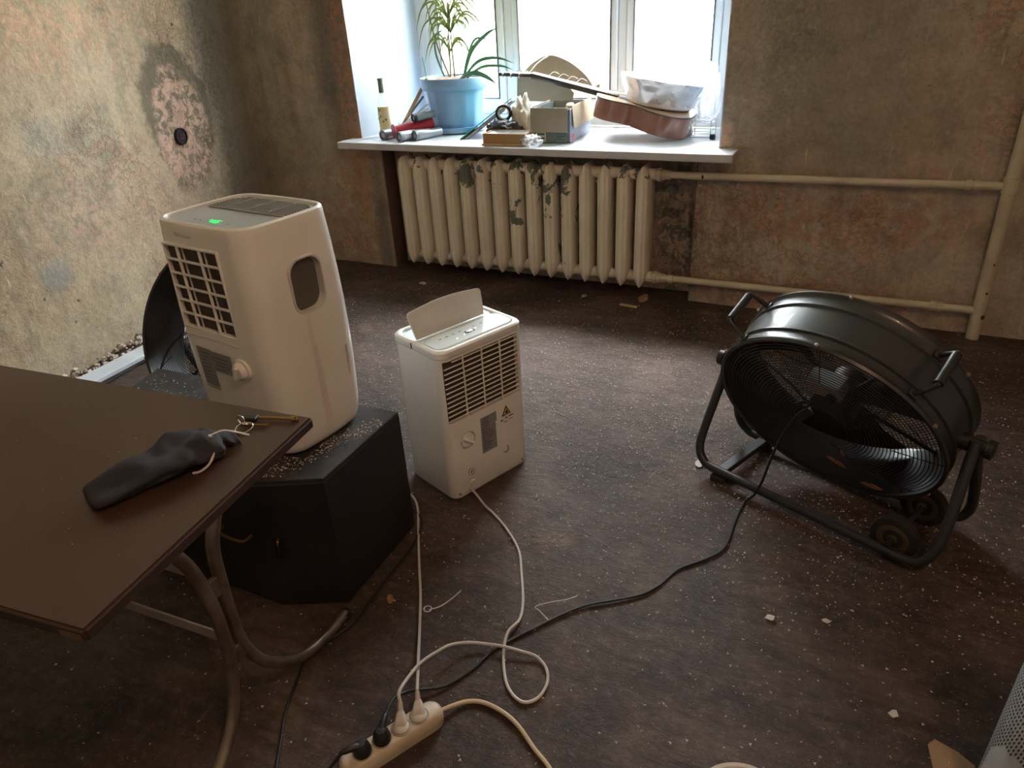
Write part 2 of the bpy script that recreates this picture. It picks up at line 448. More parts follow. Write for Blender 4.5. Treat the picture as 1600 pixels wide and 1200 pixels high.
class MB:
    """collects shapes; build() links them as one mesh object"""
    def __init__(self):
        self.v = []
        self.f = []
    def add(self, vs, fs, M=None):
        o = len(self.v)
        for p in vs:
            p = Vector(p)
            self.v.append(M @ p if M is not None else p)
        self.f += [tuple(i + o for i in f) for f in fs]
        return self
    def box(self, c, s, rot=None, M=None):
        hx, hy, hz = s[0] / 2, s[1] / 2, s[2] / 2
        vs = [Vector((x, y, z)) for x in (-hx, hx) for y in (-hy, hy) for z in (-hz, hz)]
        if rot is not None:
            vs = [rot @ p for p in vs]
        vs = [p + Vector(c) for p in vs]
        return self.add(vs, [(0, 1, 3, 2), (4, 6, 7, 5), (0, 4, 5, 1), (2, 3, 7, 6), (0, 2, 6, 4), (1, 5, 7, 3)], M)
    def bev(self, c, s, r=0.004, rot=None, M=None, n=3):
        vs, fs = rounded_box(s, r, n)
        vs = [Vector(p) for p in vs]
        if rot is not None:
            vs = [rot @ p for p in vs]
        return self.add([p + Vector(c) for p in vs], fs, M)
    def tube(self, pts, r, n=10, closed=False, smooth=0, taper=None, M=None, up=None, flat=1.0):
        P = [Vector(p) for p in pts]
        if smooth:
            P = catmull(P, smooth, closed)
        N = len(P)
        tang = []
        for i in range(N):
            a = P[(i - 1) % N] if (closed or i > 0) else P[i]
            b = P[(i + 1) % N] if (closed or i < N - 1) else P[i]
            t = (b - a)
            tang.append(t.normalized() if t.length > 1e-9 else Vector((0, 0, 1)))
        ref = Vector(up) if up is not None else (Vector((0, 0, 1)) if abs(tang[0].z) < 0.9 else Vector((1, 0, 0)))
        nrm = (ref - tang[0] * ref.dot(tang[0])).normalized()
        vs = []
        for i in range(N):
            nrm = (nrm - tang[i] * nrm.dot(tang[i]))
            nrm = nrm.normalized() if nrm.length > 1e-6 else tang[i].orthogonal().normalized()
            bn = tang[i].cross(nrm)
            rr = r if taper is None else r * taper(i / (N - 1))
            for k in range(n):
                a = 2 * PI * k / n
                vs.append(P[i] + nrm * math.cos(a) * rr * flat + bn * math.sin(a) * rr)
        fs = []
        for i in range(N if closed else N - 1):
            j = (i + 1) % N
            for k in range(n):
                k2 = (k + 1) % n
                fs.append((i * n + k, i * n + k2, j * n + k2, j * n + k))
        if not closed:
            fs.append(tuple(range(n - 1, -1, -1)))
            fs.append(tuple((N - 1) * n + k for k in range(n)))
        return self.add(vs, fs, M)
    def lathe(self, prof, n=32, axis='z', M=None, closed=False):
        """prof: (radius, height) pairs"""
        vs = []
        for (r, h) in prof:
            for k in range(n):
                a = 2 * PI * k / n
                p = (r * math.cos(a), r * math.sin(a), h)
                if axis == 'y':
                    p = (p[0], h, p[1])
                elif axis == 'x':
                    p = (h, p[0], p[1])
                vs.append(p)
        fs = []
        L = len(prof)
        for i in range(L if closed else L - 1):
            j = (i + 1) % L
            for k in range(n):
                k2 = (k + 1) % n
                fs.append((i * n + k, i * n + k2, j * n + k2, j * n + k))
        if not closed:
            if prof[0][0] > 1e-6:
                fs.append(tuple(range(n - 1, -1, -1)))
            if prof[-1][0] > 1e-6:
                fs.append(tuple((L - 1) * n + k for k in range(n)))
        return self.add(vs, fs, M)
    def loft(self, rings, cap=True, M=None):
        n = len(rings[0])
        vs = [p for r in rings for p in r]
        fs = []
        for i in range(len(rings) - 1):
            for k in range(n):
                k2 = (k + 1) % n
                fs.append((i * n + k, i * n + k2, (i + 1) * n + k2, (i + 1) * n + k))
        if cap:
            fs.append(tuple(range(n - 1, -1, -1)))
            fs.append(tuple((len(rings) - 1) * n + k for k in range(n)))
        return self.add(vs, fs, M)
    def prism(self, poly, h, M=None, axis='z', base=0.0):
        n = len(poly)
        def P(a, b, t):
            return (a, b, t) if axis == 'z' else (a, t, b) if axis == 'y' else (t, a, b)
        vs = [P(a, b, base) for a, b in poly] + [P(a, b, base + h) for a, b in poly]
        fs = [tuple(range(n - 1, -1, -1)), tuple(range(n, 2 * n))] + [(k, (k + 1) % n, n + (k + 1) % n, n + k) for k in range(n)]
        return self.add(vs, fs, M)
    def build(self, name, m, parent=None, smooth=False, fix=True):
        me = bpy.data.meshes.new(name)
        me.from_pydata([tuple(v) for v in self.v], [], self.f)
        if fix:
            bm = bmesh.new()
            bm.from_mesh(me)
            bmesh.ops.remove_doubles(bm, verts=bm.verts, dist=1e-6)
            bmesh.ops.recalc_face_normals(bm, faces=bm.faces)
            bm.to_mesh(me)
            bm.free()
        me.update()
        o = link_mesh(name, me, m, parent, smooth)
        if smooth:
            me.set_sharp_from_angle(angle=R(38))
        return o

def rounded_box(s, r, n=3):
    bm = bmesh.new()
    bmesh.ops.create_cube(bm, size=1.0)
    for v in bm.verts:
        v.co = Vector((v.co.x * s[0], v.co.y * s[1], v.co.z * s[2]))
    r = min(r, min(s) * 0.49)
    bmesh.ops.bevel(bm, geom=list(bm.edges), offset=r, segments=n, profile=0.5, affect='EDGES')
    bm.verts.index_update()
    vs = [v.co.copy() for v in bm.verts]
    fs = [tuple(v.index for v in f.verts) for f in bm.faces]
    bm.free()
    return vs, fs

def catmull(P, k=6, closed=False):
    out = []
    N = len(P)
    segs = N if closed else N - 1
    for i in range(segs):
        if closed:
            p0, p1, p2, p3 = P[(i - 1) % N], P[i], P[(i + 1) % N], P[(i + 2) % N]
        else:
            p0, p1, p2, p3 = P[max(i - 1, 0)], P[i], P[i + 1], P[min(i + 2, N - 1)]
        for j in range(k):
            t = j / k
            out.append(0.5 * ((2 * p1) + (p2 - p0) * t + (2 * p0 - 5 * p1 + 4 * p2 - p3) * t * t + (3 * p1 - p0 - 3 * p2 + p3) * t ** 3))
    if not closed:
        out.append(P[-1].copy())
    return out

def rrect(w, d, r, z, n=6, ox=0.0, oy=0.0, bulge=0.0):
    """rounded rectangle ring, optional convex sides"""
    pts = []
    r = min(r, w / 2 - 1e-4, d / 2 - 1e-4)
    for (sx, sy, a0) in ((1, 1, 0), (-1, 1, 90), (-1, -1, 180), (1, -1, 270)):
        cx, cy = sx * (w / 2 - r), sy * (d / 2 - r)
        for k in range(n + 1):
            a = R(a0 + 90 * k / n)
            pts.append([cx + r * math.cos(a), cy + r * math.sin(a)])
        # straight run subdivided for convexity
        nx = {0: (-1, 1), 90: (-1, -1), 180: (1, -1), 270: (1, 1)}[a0]
        ncx, ncy = nx[0] * (w / 2 - r), nx[1] * (d / 2 - r)
        a2 = R(a0 + 90)
        e = (ncx + r * math.cos(a2), ncy + r * math.sin(a2))
        s = pts[-1]
        for k in range(1, 5):
            t = k / 5
            pts.append([s[0] + (e[0] - s[0]) * t, s[1] + (e[1] - s[1]) * t])
    out = []
    for x, y in pts:
        bx = bulge * (1 - (2 * y / d) ** 2) * (2 * x / w)
        by = bulge * (1 - (2 * x / w) ** 2) * (2 * y / d)
        out.append(Vector((x + bx + ox, y + by + oy, z)))
    return out

def empty(name, loc=(0, 0, 0), rz=0.0):
    o = bpy.data.objects.new(name, None)
    COL.objects.link(o)
    o.location = loc
    o.rotation_euler = (0, 0, rz)
    o.empty_display_size = 0.1
    return o

def tag(o, label=None, cat=None, group=None, kind=None):
    if label: o['label'] = label
    if cat: o['category'] = cat
    if group: o['group'] = group
    if kind: o['kind'] = kind
    return o

def thing(name, label, cat, loc=(0, 0, 0), rz=0.0, group=None):
    return tag(empty(name, loc, rz), label, cat, group)

def tolocal(root, pts):
    M = (Matrix.Translation(root.location) @ Matrix.Rotation(root.rotation_euler.z, 4, 'Z')).inverted()
    return [M @ Vector(p) for p in pts]

def cut(obj, cutters):
    """carve pockets out of a closed mesh"""
    mods = []
    for c in cutters:
        c.parent = obj.parent
        md = obj.modifiers.new('cut', 'BOOLEAN')
        md.operation = 'DIFFERENCE'
        md.solver = 'EXACT'
        md.object = c
        mods.append(md)
    bpy.context.view_layer.update()
    dg = bpy.context.evaluated_depsgraph_get()
    me = bpy.data.meshes.new_from_object(obj.evaluated_get(dg))
    old = obj.data
    for md in mods:
        obj.modifiers.remove(md)
    obj.data = me
    bpy.data.meshes.remove(old)
    for c in cutters:
        d = c.data
        bpy.data.objects.remove(c)
        bpy.data.meshes.remove(d)
    return obj

def copy_tree(o, parent=None):
    c = o.copy()
    COL.objects.link(c)
    c.parent = parent
    for ch in list(o.children):
        copy_tree(ch, c)
    return c

RX = lambda a: Matrix.Rotation(R(a), 3, 'X')
RY = lambda a: Matrix.Rotation(R(a), 3, 'Y')
RZ = lambda a: Matrix.Rotation(R(a), 3, 'Z')

SEG = {'0': 'abcdef', '1': 'bc', '2': 'abged', '3': 'abgcd', '4': 'fgbc', '5': 'afgcd', '6': 'afgedc', '7': 'abc', '8': 'abcdefg', '9': 'abcdfg'}
def seven_seg(mb, text, x0, y0, z, w, h, t, gap, M=None):
    for i, ch in enumerate(text):
        x = x0 + i * (w + gap)
        S = {'a': (x + w / 2, y0 + h, w, t), 'g': (x + w / 2, y0 + h / 2, w, t), 'd': (x + w / 2, y0, w, t),
             'f': (x, y0 + h * .75, t, h / 2), 'b': (x + w, y0 + h * .75, t, h / 2), 'e': (x, y0 + h * .25, t, h / 2), 'c': (x + w, y0 + h * .25, t, h / 2)}
        for s in SEG[ch]:
            cx, cy, sx, sy = S[s]
            mb.box((cx, cy, z), (sx, sy, 0.001), M=M)

# ------------------------------------------------------------------ the setting
def wob(p, amp, sc):
    return noise.noise(Vector(p) * sc) * amp + noise.noise(Vector(p) * sc * 3.7) * amp * 0.4

def grid_slab(mb, O, U, V, N, nu, nv, thick, amp=0.006, sc=2.2, top_only=False):
    """front face a slightly uneven grid, closed at the back by a box"""
    O, U, V, N = Vector(O), Vector(U), Vector(V), Vector(N)
    vs, fs = [], []
    for j in range(nv + 1):
        for i in range(nu + 1):
            p = O + U * (i / nu) + V * (j / nv)
            vs.append(p + N * wob(p, amp, sc))
    for j in range(nv):
        for i in range(nu):
            a = j * (nu + 1) + i
            fs.append((a, a + 1, a + nu + 2, a + nu + 1))
    k = len(vs)
    vs += [O - N * thick, O + U - N * thick, O + U + V - N * thick, O + V - N * thick]
    c = (0, nu, (nv + 1) * (nu + 1) - 1, nv * (nu + 1))
    fs.append((k + 3, k + 2, k + 1, k))
    e0 = list(range(0, nu + 1)); e1 = [j * (nu + 1) + nu for j in range(nv + 1)]
    e2 = [nv * (nu + 1) + i for i in range(nu, -1, -1)]; e3 = [j * (nu + 1) for j in range(nv, -1, -1)]
    for q, e in enumerate((e0, e1, e2, e3)):
        fs.append(tuple(e[::-1]) + (k + q, k + (q + 1) % 4))
    mb.add(vs, fs)

mb = MB(); grid_slab(mb, (-3.6, -2.4, 0), (5.5, 0, 0), (0, 6.0, 0), (0, 0, 1), 200, 220, 0.1, 0.005, 2.4)
tag(mb.build('floor', 'dirty_floor', smooth=True, fix=False), kind='structure')

mb = MB(); grid_slab(mb, (-2.308, -2.3, -0.02), (-1.002 - 0.018, 5.61 + 0.1, 0), (0, 0, 3.04), (0.984, 0.176, 0), 90, 40, 0.12, 0.012, 1.8)
tag(mb.build('wall_left', 'plaster_left', smooth=True, fix=False), kind='structure')

mb = MB()
F = (0, -1, 0)
def wb(x0, x1, z0, z1, y=3.31, nu=10, nv=10):
    grid_slab(mb, (x0, y, z0), (x1 - x0, 0, 0), (0, 0, z1 - z0), F, nu, nv, 3.96 - y, 0.008, 2.6)
wb(-3.45, -2.555, -0.02, 3.02, nu=14, nv=44)
wb(-2.555, -2.44, -0.02, 0.70, nu=3, nv=12)
wb(-2.44, -0.685, -0.02, 0.70, 3.43, nu=24, nv=12)
wb(-0.685, -0.60, -0.02, 0.70, nu=3, nv=12)
wb(-0.60, 1.85, -0.02, 3.02, nu=34, nv=44)
wb(-2.555, -0.60, 2.6, 3.02, nu=24, nv=6)
tag(mb.build('wall_back', 'plaster_back', smooth=True, fix=False), kind='structure')
mb = MB(); mb.box((-2.437, 3.372, 0.345), (0.006, 0.116, 0.70)); mb.box((-0.688, 3.372, 0.345), (0.006, 0.116, 0.70))
tag(mb.build('trim_1', 'niche_side'), kind='structure')
mb = MB(); grid_slab(mb, (1.75, 3.5, -0.02), (0, -5.9, 0), (0, 0, 3.04), (-1, 0, 0), 30, 14, 0.12, 0.008)
tag(mb.build('wall_right', 'plaster_plain', smooth=True, fix=False), kind='structure')
mb = MB(); grid_slab(mb, (1.9, -2.3, -0.02), (-5.4, 0, 0), (0, 0, 3.04), (0, 1, 0), 30, 14, 0.12, 0.008)
tag(mb.build('wall_front', 'plaster_plain', smooth=True, fix=False), kind='structure')
mb = MB(); mb.box((-0.85, 0.8, 3.07), (5.7, 6.6, 0.12))
tag(mb.build('ceiling', 'ceiling_white'), kind='structure')

# heap of fallen plaster along the foot of the left wall
random.seed(3)
mb = MB()
for i in range(420):
    y = random.uniform(0.9, 3.25)
    d = abs(random.gauss(0, 0.05))
    x = -3.31 + (3.31 - y) * 0.1788 + 0.012 + d
    s = random.uniform(0.004, 0.017) * (1 - min(d, .12) * 4)
    rot = Matrix.Rotation(random.uniform(0, 6), 3, 'Z') @ Matrix.Rotation(random.uniform(-.6, .6), 3, 'X')
    mb.box((x, y, max(0.004, random.uniform(0, 0.035) * (1 - d / 0.14))), (s * 1.6, s * 1.2, s * 0.8), rot)
tag(mb.build('plaster_rubble', 'crumb_pale', fix=False), 'pale crumbled plaster heaped along the foot of the left wall', 'rubble', kind='stuff')

# window
WZ0, WZ1, WY = 0.737, 2.16, 3.86
win = tag(empty('window_1', (-1.58, 3.86, 0.70)), kind='structure')
WM = Matrix.Translation((1.58, -3.86, -0.70))
def wpart(mb, name, m, parent=win, **k):
    mb.v = [WM @ p for p in mb.v]
    return mb.build(name, m, parent, **k)
m_ = MB(); m_.bev((-1.568, 3.515, 0.7185), (2.11, 0.69, 0.037), 0.006); wpart(m_, 'window_sill', 'sill_white')
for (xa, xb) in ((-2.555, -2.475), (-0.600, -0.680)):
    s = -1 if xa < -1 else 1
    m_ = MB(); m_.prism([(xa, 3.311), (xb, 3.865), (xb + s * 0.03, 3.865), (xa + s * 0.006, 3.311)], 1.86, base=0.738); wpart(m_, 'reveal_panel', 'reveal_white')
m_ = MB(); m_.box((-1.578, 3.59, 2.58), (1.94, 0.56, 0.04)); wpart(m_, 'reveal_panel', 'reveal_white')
m_ = MB()
for x, w in ((-2.4425, 0.075), (-1.885, 0.05), (-1.2335, 0.045), (-0.705, 0.06)):
    m_.bev((x, 3.90, 1.65), (w, 0.075, 1.83), 0.006)
for z in (0.766, 2.53):
    m_.bev((-1.577, 3.90, z), (1.81, 0.074, 0.058), 0.006)
wpart(m_, 'frame', 'upvc')
for (a, b) in ((-2.405, -1.912), (-1.858, -1.258), (-1.209, -0.737)):
    m_ = MB()
    z0, z1, t = 0.796, 2.50, 0.062 if a < -2 else 0.045
    if a < -2:
        a0, a1 = a + 0.085, b - 0.04
    else:
        a0, a1 = a + 0.04, b - 0.035
    m_.bev(((a + a0) / 2, 3.888, (z0 + z1) / 2), (a0 - a, 0.08, z1 - z0), 0.008)
    m_.bev(((b + a1) / 2, 3.888, (z0 + z1) / 2), (b - a1, 0.08, z1 - z0), 0.008)
    m_.bev(((a + b) / 2, 3.888, z0 + 0.042), (b - a, 0.079, 0.084), 0.008)
    m_.bev(((a + b) / 2, 3.888, z1 - 0.035), (b - a, 0.079, 0.07), 0.008)
    sash = wpart(m_, 'sash', 'upvc')
    m_ = MB()
    for x in (a0 + 0.002, a1 - 0.002):
        m_.box((x, 3.858, (z0 + z1) / 2 + 0.01), (0.005, 0.03, z1 - z0 - 0.15))
    m_.box(((a0 + a1) / 2, 3.858, z0 + 0.086), (a1 - a0, 0.03, 0.005))
    wpart(m_, 'gasket', 'gasket', sash)
    m_ = MB(); m_.box(((a0 + a1) / 2, 3.892, (z0 + z1) / 2), (a1 - a0 + 0.01, 0.004, z1 - z0 - 0.12)); wpart(m_, 'pane', 'window_glass', sash)

# what lies outside the window: ground and two bushes
mb = MB(); mb.box((-1.5, 24, -0.95), (90, 40, 0.1))
tag(mb.build('yard_ground', 'grass_out'), 'pale overexposed yard ground outside the window', 'ground', kind='structure')
def bush(name, loc, rx, rz, n, label, seed):
    random.seed(seed)
    t = thing(name, label, 'bush', loc, 0, 'bushes outside the window')
    m_ = MB()
    for i in range(n):
        a, b_ = random.uniform(0, 2 * PI), random.uniform(-0.9, 1.0)
        q = math.sqrt(max(0, 1 - b_ * b_)) * random.uniform(0.6, 1)
        c = Vector((rx * q * math.cos(a), rx * q * math.sin(a), rz * (1 + b_ * random.uniform(.6, 1))))
        s = random.uniform(0.04, 0.09)
        rot = Matrix.Rotation(random.uniform(0, 6.3), 3, 'Z') @ Matrix.Rotation(random.uniform(0, 6.3), 3, 'X')
        m_.add([rot @ Vector(p) + c for p in ((-s, 0, 0), (0, s * .5, 0.01), (s, 0, 0), (0, -s * .5, 0.01))], [(0, 1, 2, 3)])
    tag(m_.build('foliage', 'foliage_out', t, fix=False), kind='stuff')
    m_ = MB(); m_.tube([(0, 0, 0), (0.04, 0, rz * 0.6), (0, 0.03, rz * 1.5)], 0.05, 7); m_.build('trunk', 'stem_brown', t)
bush('bush', (-3.40, 9.0, -0.9), 0.45, 0.72, 900, 'yellow-green bush outside seen through the middle window pane', 5)
bush('bush', (-2.30, 10.5, -0.9), 0.5, 0.92, 900, 'large pale bush outside seen through the right window pane', 6)

# radiator
RADX, RADY, RADZ = -2.245, 3.27, 0.075
rad = thing('radiator', 'cream cast-iron radiator with peeling paint under the window sill', 'radiator', (RADX, RADY, 0))
base = [(0, -.074), (.010, -.073), (.012, -.069), (.026, -.062), (.032, -.045), (.032, .045), (.020, .066), (0, .070),
        (-.020, .066), (-.032, .045), (-.032, -.045), (-.026, -.062), (-.012, -.069), (-.010, -.073)]
rings = []
for z, sx, sy in ((0.0, .12, .74), (.012, .38, .86), (.035, .74, .95), (.062, .97, 1), (.10, 1, 1), (.30, 1, 1), (.49, 1, 1), (.528, .97, 1), (.555, .74, .95), (.577, .38, .86), (.588, .12, .74)):
    rings.append([Vector((x * sx, y * sy, z + RADZ)) for x, y in base])
proto = None
for i in range(15):
    if proto is None:
        m_ = MB(); m_.loft(rings)
        for z in (0.044, 0.544):
            m_.lathe([(0.027, -0.0475), (0.027, 0.0475)], 14, 'x', Matrix.Translation((0, 0, RADZ + z)))
        o = proto = m_.build('section', 'radiator_paint', rad, smooth=True)
    else:
        o = proto.copy(); COL.objects.link(o); o.parent = rad
    o.location = (i * 0.0949, 0, 0)
for z in (0.119, 0.619):
    m_ = MB(); m_.lathe([(0.026, 0), (0.026, 0.012), (0.032, 0.013), (0.032, 0.03), (0.024, 0.032), (0.024, 0.05), (0.021, 0.051), (0.021, 0.075)], 8, 'x', Matrix.Translation((14 * 0.0949 + 0.045, 0, z)))
    m_.build('fitting', 'pipe_paint', rad)
for x in (2 * 0.0949 + 0.047, 11 * 0.0949 + 0.047):
    m_ = MB(); m_.tube([(x, 0.16, RADZ + 0.49), (x, 0, RADZ + 0.50)], 0.009, 8); m_.build('bracket', 'pipe_paint', rad)
# ledge of rubble that the bracketed radiator almost touches is floor; pipes
pipes = thing('heating_pipes', 'cream painted heating riser with two branch pipes right of the radiator', 'pipe', (0.525, 3.262, 0))
def ppart(name, pts, r, m='pipe_paint', n=14, sm=0):
    m_ = MB(); m_.tube(tolocal(pipes, pts), r, n, smooth=sm); return m_.build(name, m, pipes, smooth=True)
riser = ppart('riser', [(0.530, 3.263, -0.01), (0.526, 3.262, 0.12), (0.515, 3.262, 0.64), (0.512, 3.262, 1.2), (0.51, 3.262, 3.0)], 0.0245)
up = ppart('branch_pipe', [(-0.84, 3.27, 0.619), (-0.4, 3.267, 0.624), (0.1, 3.264, 0.630), (0.515, 3.262, 0.635)], 0.0165)
lo = ppart('branch_pipe', [(-0.84, 3.27, 0.119), (-0.4, 3.268, 0.121), (0.1, 3.264, 0.1225), (0.525, 3.262, 0.124)], 0.0165)
for (x, z, par) in ((0.375, 0.633, up), (0.405, 0.6335, up), (-0.77, 0.1195, lo), (0.36, 0.1235, lo), (0.385, 0.1235, lo)):
    m_ = MB(); m_.lathe([(0.0165, -0.012), (0.0215, -0.011), (0.0215, 0.011), (0.0165, 0.012)], 10, 'x', Matrix.Translation(tolocal(pipes, [(x, 3.264, z)])[0]))
    m_.build('coupling', 'pipe_paint', par)
m_ = MB(); m_.lathe([(0.0245, -0.03), (0.030, -0.028), (0.030, 0.028), (0.0245, 0.03)], 14, 'z', Matrix.Translation(tolocal(pipes, [(0.5155, 3.262, 0.64)])[0])); m_.build('tee', 'pipe_paint', riser)
random.seed(11)
for (x, y, z, s) in ((0.543, 3.24, 0.105, 0.008), (0.533, 3.239, 0.21, 0.005), (0.531, 3.24, 0.33, 0.004), (0.38, 3.249, 0.632, 0.007), (-0.65, 3.253, 0.621, 0.008), (0.405, 3.249, 0.634, 0.005)):
    m_ = MB(); m_.add([Vector((s * math.cos(a) * random.uniform(.7, 1.2), -0.001, s * 1.4 * math.sin(a) * random.uniform(.7, 1.2))) for a in [k * PI / 4 for k in range(8)]] , [tuple(range(8))], Matrix.Translation(tolocal(pipes, [(x, y, z)])[0]))
    m_.build('paint_chip', 'pipe_chip', pipes)

# hole for a switch box in the left wall
jb = thing('junction_box', 'dark round empty switch-box hole in the chipped patch of the left wall', 'junction box', (-3.186, 2.64, 0.841), math.atan2(0.176, 0.984))
m_ = MB(); m_.lathe([(0.041, -0.02), (0.041, 0.010), (0.037, 0.0125), (0.034, 0.0115), (0.033, 0.006), (0.0, 0.0055)], 24, 'x'); m_.build('cup', 'hole_dark', jb, smooth=True)
m_ = MB()
for k in range(4):
    a = k * 1.6
    m_.tube([(0.004, 0.012 * math.cos(a), 0.012 * math.sin(a)), (0.010, 0.016 * math.cos(a + .6), 0.016 * math.sin(a + .6)), (0.014, 0.008 * math.cos(a + 1.8), 0.008 * math.sin(a + 1.8))], 0.0025, 6, smooth=4)
m_.build('wire_ends', 'wire_mauve', jb, smooth=True)

# the bulb that lights the room from behind the camera
bulb = thing('ceiling_bulb', 'bare warm light bulb hanging from the ceiling above the viewer', 'lamp', (0.60, 0.10, 3.01))
m_ = MB(); m_.tube([(0, 0, 0), (0.004, 0, -0.2), (0, 0, -0.38)], 0.004, 8); m_.build('cord', 'cord_black', bulb)
m_ = MB(); m_.lathe([(0.016, -0.37), (0.02, -0.38), (0.02, -0.43), (0.014, -0.435)], 16); m_.build('holder', 'black_plastic', bulb)
m_ = MB(); m_.lathe([(0.013, -0.43), (0.016, -0.445), (0.028, -0.475), (0.03, -0.495), (0.022, -0.518), (0.0, -0.528)], 20); m_.build('glass', 'bulb_glow', bulb, smooth=True)
ld = bpy.data.lights.new('bulb_light', 'POINT'); ld.energy = 9.5; ld.color = (1.0, 0.61, 0.40); ld.shadow_soft_size = 0.035
lo_ = bpy.data.objects.new('bulb_light', ld); COL.objects.link(lo_); lo_.location = (0.60, 0.10, 2.46)

# ------------------------------------------------------------------ drum fans
def make_fan(loc, rz, tilt, label, cord=None):
    t = thing('drum_fan', label, 'fan', loc, rz, 'black drum fans')
    HZ = 0.347
    D = Matrix.Translation((0, 0, HZ)) @ Matrix.Rotation(R(tilt), 4, 'X')
    RR, W = 0.310, 0.0875
    def put(mb, name, m, parent=t, smooth=True, kind=None):
        mb.v = [D @ p for p in mb.v]
        o = mb.build(name, m, parent, smooth=smooth)
        if kind: o['kind'] = kind
        return o
    prof = [(RR - 0.006, -W), (RR + 0.003, -W - 0.003), (RR + 0.006, -W + 0.004), (RR + 0.001, -W + 0.010), (RR - 0.002, -W + 0.018), (RR - 0.002, -W + 0.036),
            (RR + 0.004, -W + 0.040), (RR + 0.004, -W + 0.044), (RR - 0.002, -W + 0.049), (RR - 0.002, W - 0.049), (RR + 0.004, W - 0.044), (RR + 0.004, W - 0.040),
            (RR - 0.002, W - 0.036), (RR - 0.002, W - 0.018), (RR + 0.001, W - 0.010), (RR + 0.006, W - 0.004), (RR + 0.003, W + 0.003), (RR - 0.006, W),
            (RR - 0.006, W - 0.01), (RR - 0.006, -W + 0.01)]
    m_ = MB(); m_.lathe(prof, 96, 'y', closed=True); put(m_, 'drum', 'fan_black')
    for side, nm in ((-1, 'front_guard'), (1, 'rear_guard')):
        m_ = MB()
        def yy(r):
            return side * (W - 0.006 + 0.022 * (1 - (r / 0.30) ** 2))
        nr = 26
        for k in range(nr):
            r = 0.075 + (0.298 - 0.075) * k / (nr - 1)
            m_.tube([(r * math.cos(a), yy(r), r * math.sin(a)) for a in [2 * PI * j / 64 for j in range(64)]], 0.0014, 4, closed=True)
        for k in range(4):
            a0 = R(20 + 90 * k)
            for da in (-0.010, 0.010):
                pts = []
                for q in range(7):
                    r = 0.07 + (0.302 - 0.07) * q / 6
                    a = a0 + (0.5 * side) * (q / 6) ** 1.2 * -1 + da / max(r, .05) * .3
                    pts.append((r * math.cos(a), yy(r) - side * 0.003, r * math.sin(a)))
                m_.tube(pts, 0.0018, 5)
        for k in range(8):
            a0 = R(42 + 45 * k)
            pts = [((0.18 + 0.122 * q / 4) * math.cos(a0), yy(0.18 + 0.122 * q / 4) - side * 0.003, (0.18 + 0.122 * q / 4) * math.sin(a0)) for q in range(5)]
            m_.tube(pts, 0.0016, 5)
        put(m_, nm, 'fan_wire', kind='stuff')
    m_ = MB(); m_.lathe([(0.0, -0.064), (0.03, -0.064), (0.034, -0.060), (0.052, -0.058), (0.060, -0.050), (0.062, -0.02), (0.056, -0.01), (0.056, 0.035), (0.03, 0.04), (0.0, 0.04)], 32, 'y'); motor = put(m_, 'motor', 'black_plastic')
    m_ = MB(); m_.bev((0.0, -0.045, 0.108), (0.088, 0.046, 0.050), 0.004); boxo = put(m_, 'control_box', 'box_cream', smooth=False)
    m_ = MB(); m_.bev((0.0, -0.045, 0.135), (0.092, 0.050, 0.008), 0.003); put(m_, 'box_lid', 'box_silver', boxo, False)
    m_ = MB(); m_.lathe([(0.014, -0.07), (0.014, -0.087), (0.009, -0.089)], 14, 'y', Matrix.Translation((0.022, 0, 0.098))); put(m_, 'switch_knob', 'black_plastic', boxo)
    m_ = MB(); m_.box((0.0, -0.02, 0.075), (0.05, 0.02, 0.03)); put(m_, 'box_bracket', 'fan_black', motor, False)
    for k in range(4):
        a = R(45 + 90 * k)
        m_ = MB(); m_.tube([(0.055 * math.cos(a), 0.02, 0.055 * math.sin(a)), (0.304 * math.cos(a + .05), 0.062, 0.304 * math.sin(a + .05))], 0.006, 8); put(m_, 'motor_strut', 'fan_wire')
    for k in range(3):
        vs, fs = [], []
        for i in range(8):
            r = 0.05 + 0.235 * i / 7
            for j in range(7):
                s_ = j / 6 - 0.5
                a = R(120 * k + 15) + s_ * (0.55 + 0.55 * (i / 7)) + 0.25 * i / 7
                vs.append(Vector((r * math.cos(a), 0.045 + s_ * 0.07 * (1 - 0.35 * i / 7), r * math.sin(a))))
        for i in range(7):
            for j in range(6):
                q = i * 7 + j
                fs.append((q, q + 1, q + 8, q + 7))
        n0 = len(vs)
        vs += [p + Vector((0, 0.003, 0)) for p in vs]
        fs += [tuple(x + n0 for x in f[::-1]) for f in fs]
        m_ = MB(); m_.add(vs, fs); put(m_, 'blade', 'fan_blade')
    m_ = MB(); m_.lathe([(0.0, 0.03), (0.052, 0.03), (0.052, 0.07), (0.04, 0.078), (0.0, 0.08)], 24, 'y'); put(m_, 'hub', 'fan_blade')
    for th in (134, 44):
        Rm = Matrix.Rotation(R(-(th - 90)), 4, 'Y')
        m_ = MB()
        m_.tube([(0, -0.062, 0.302), (0, -0.060, 0.335), (0, -0.052, 0.372), (0, 0.052, 0.372), (0, 0.060, 0.335), (0, 0.062, 0.302)], 0.0075, 10, M=Rm, flat=0.8)
        h = put(m_, 'handle', 'fan_tube')
        m_ = MB(); m_.tube([(0, -0.046, 0.372), (0, 0.046, 0.372)], 0.0115, 12, M=Rm); put(m_, 'grip', 'black_plastic', h)
        for y in (-0.062, 0.062):
            m_ = MB(); m_.bev((0, y, 0.311), (0.026, 0.02, 0.006), 0.002, M=Rm); put(m_, 'handle_foot', 'fan_black', h)
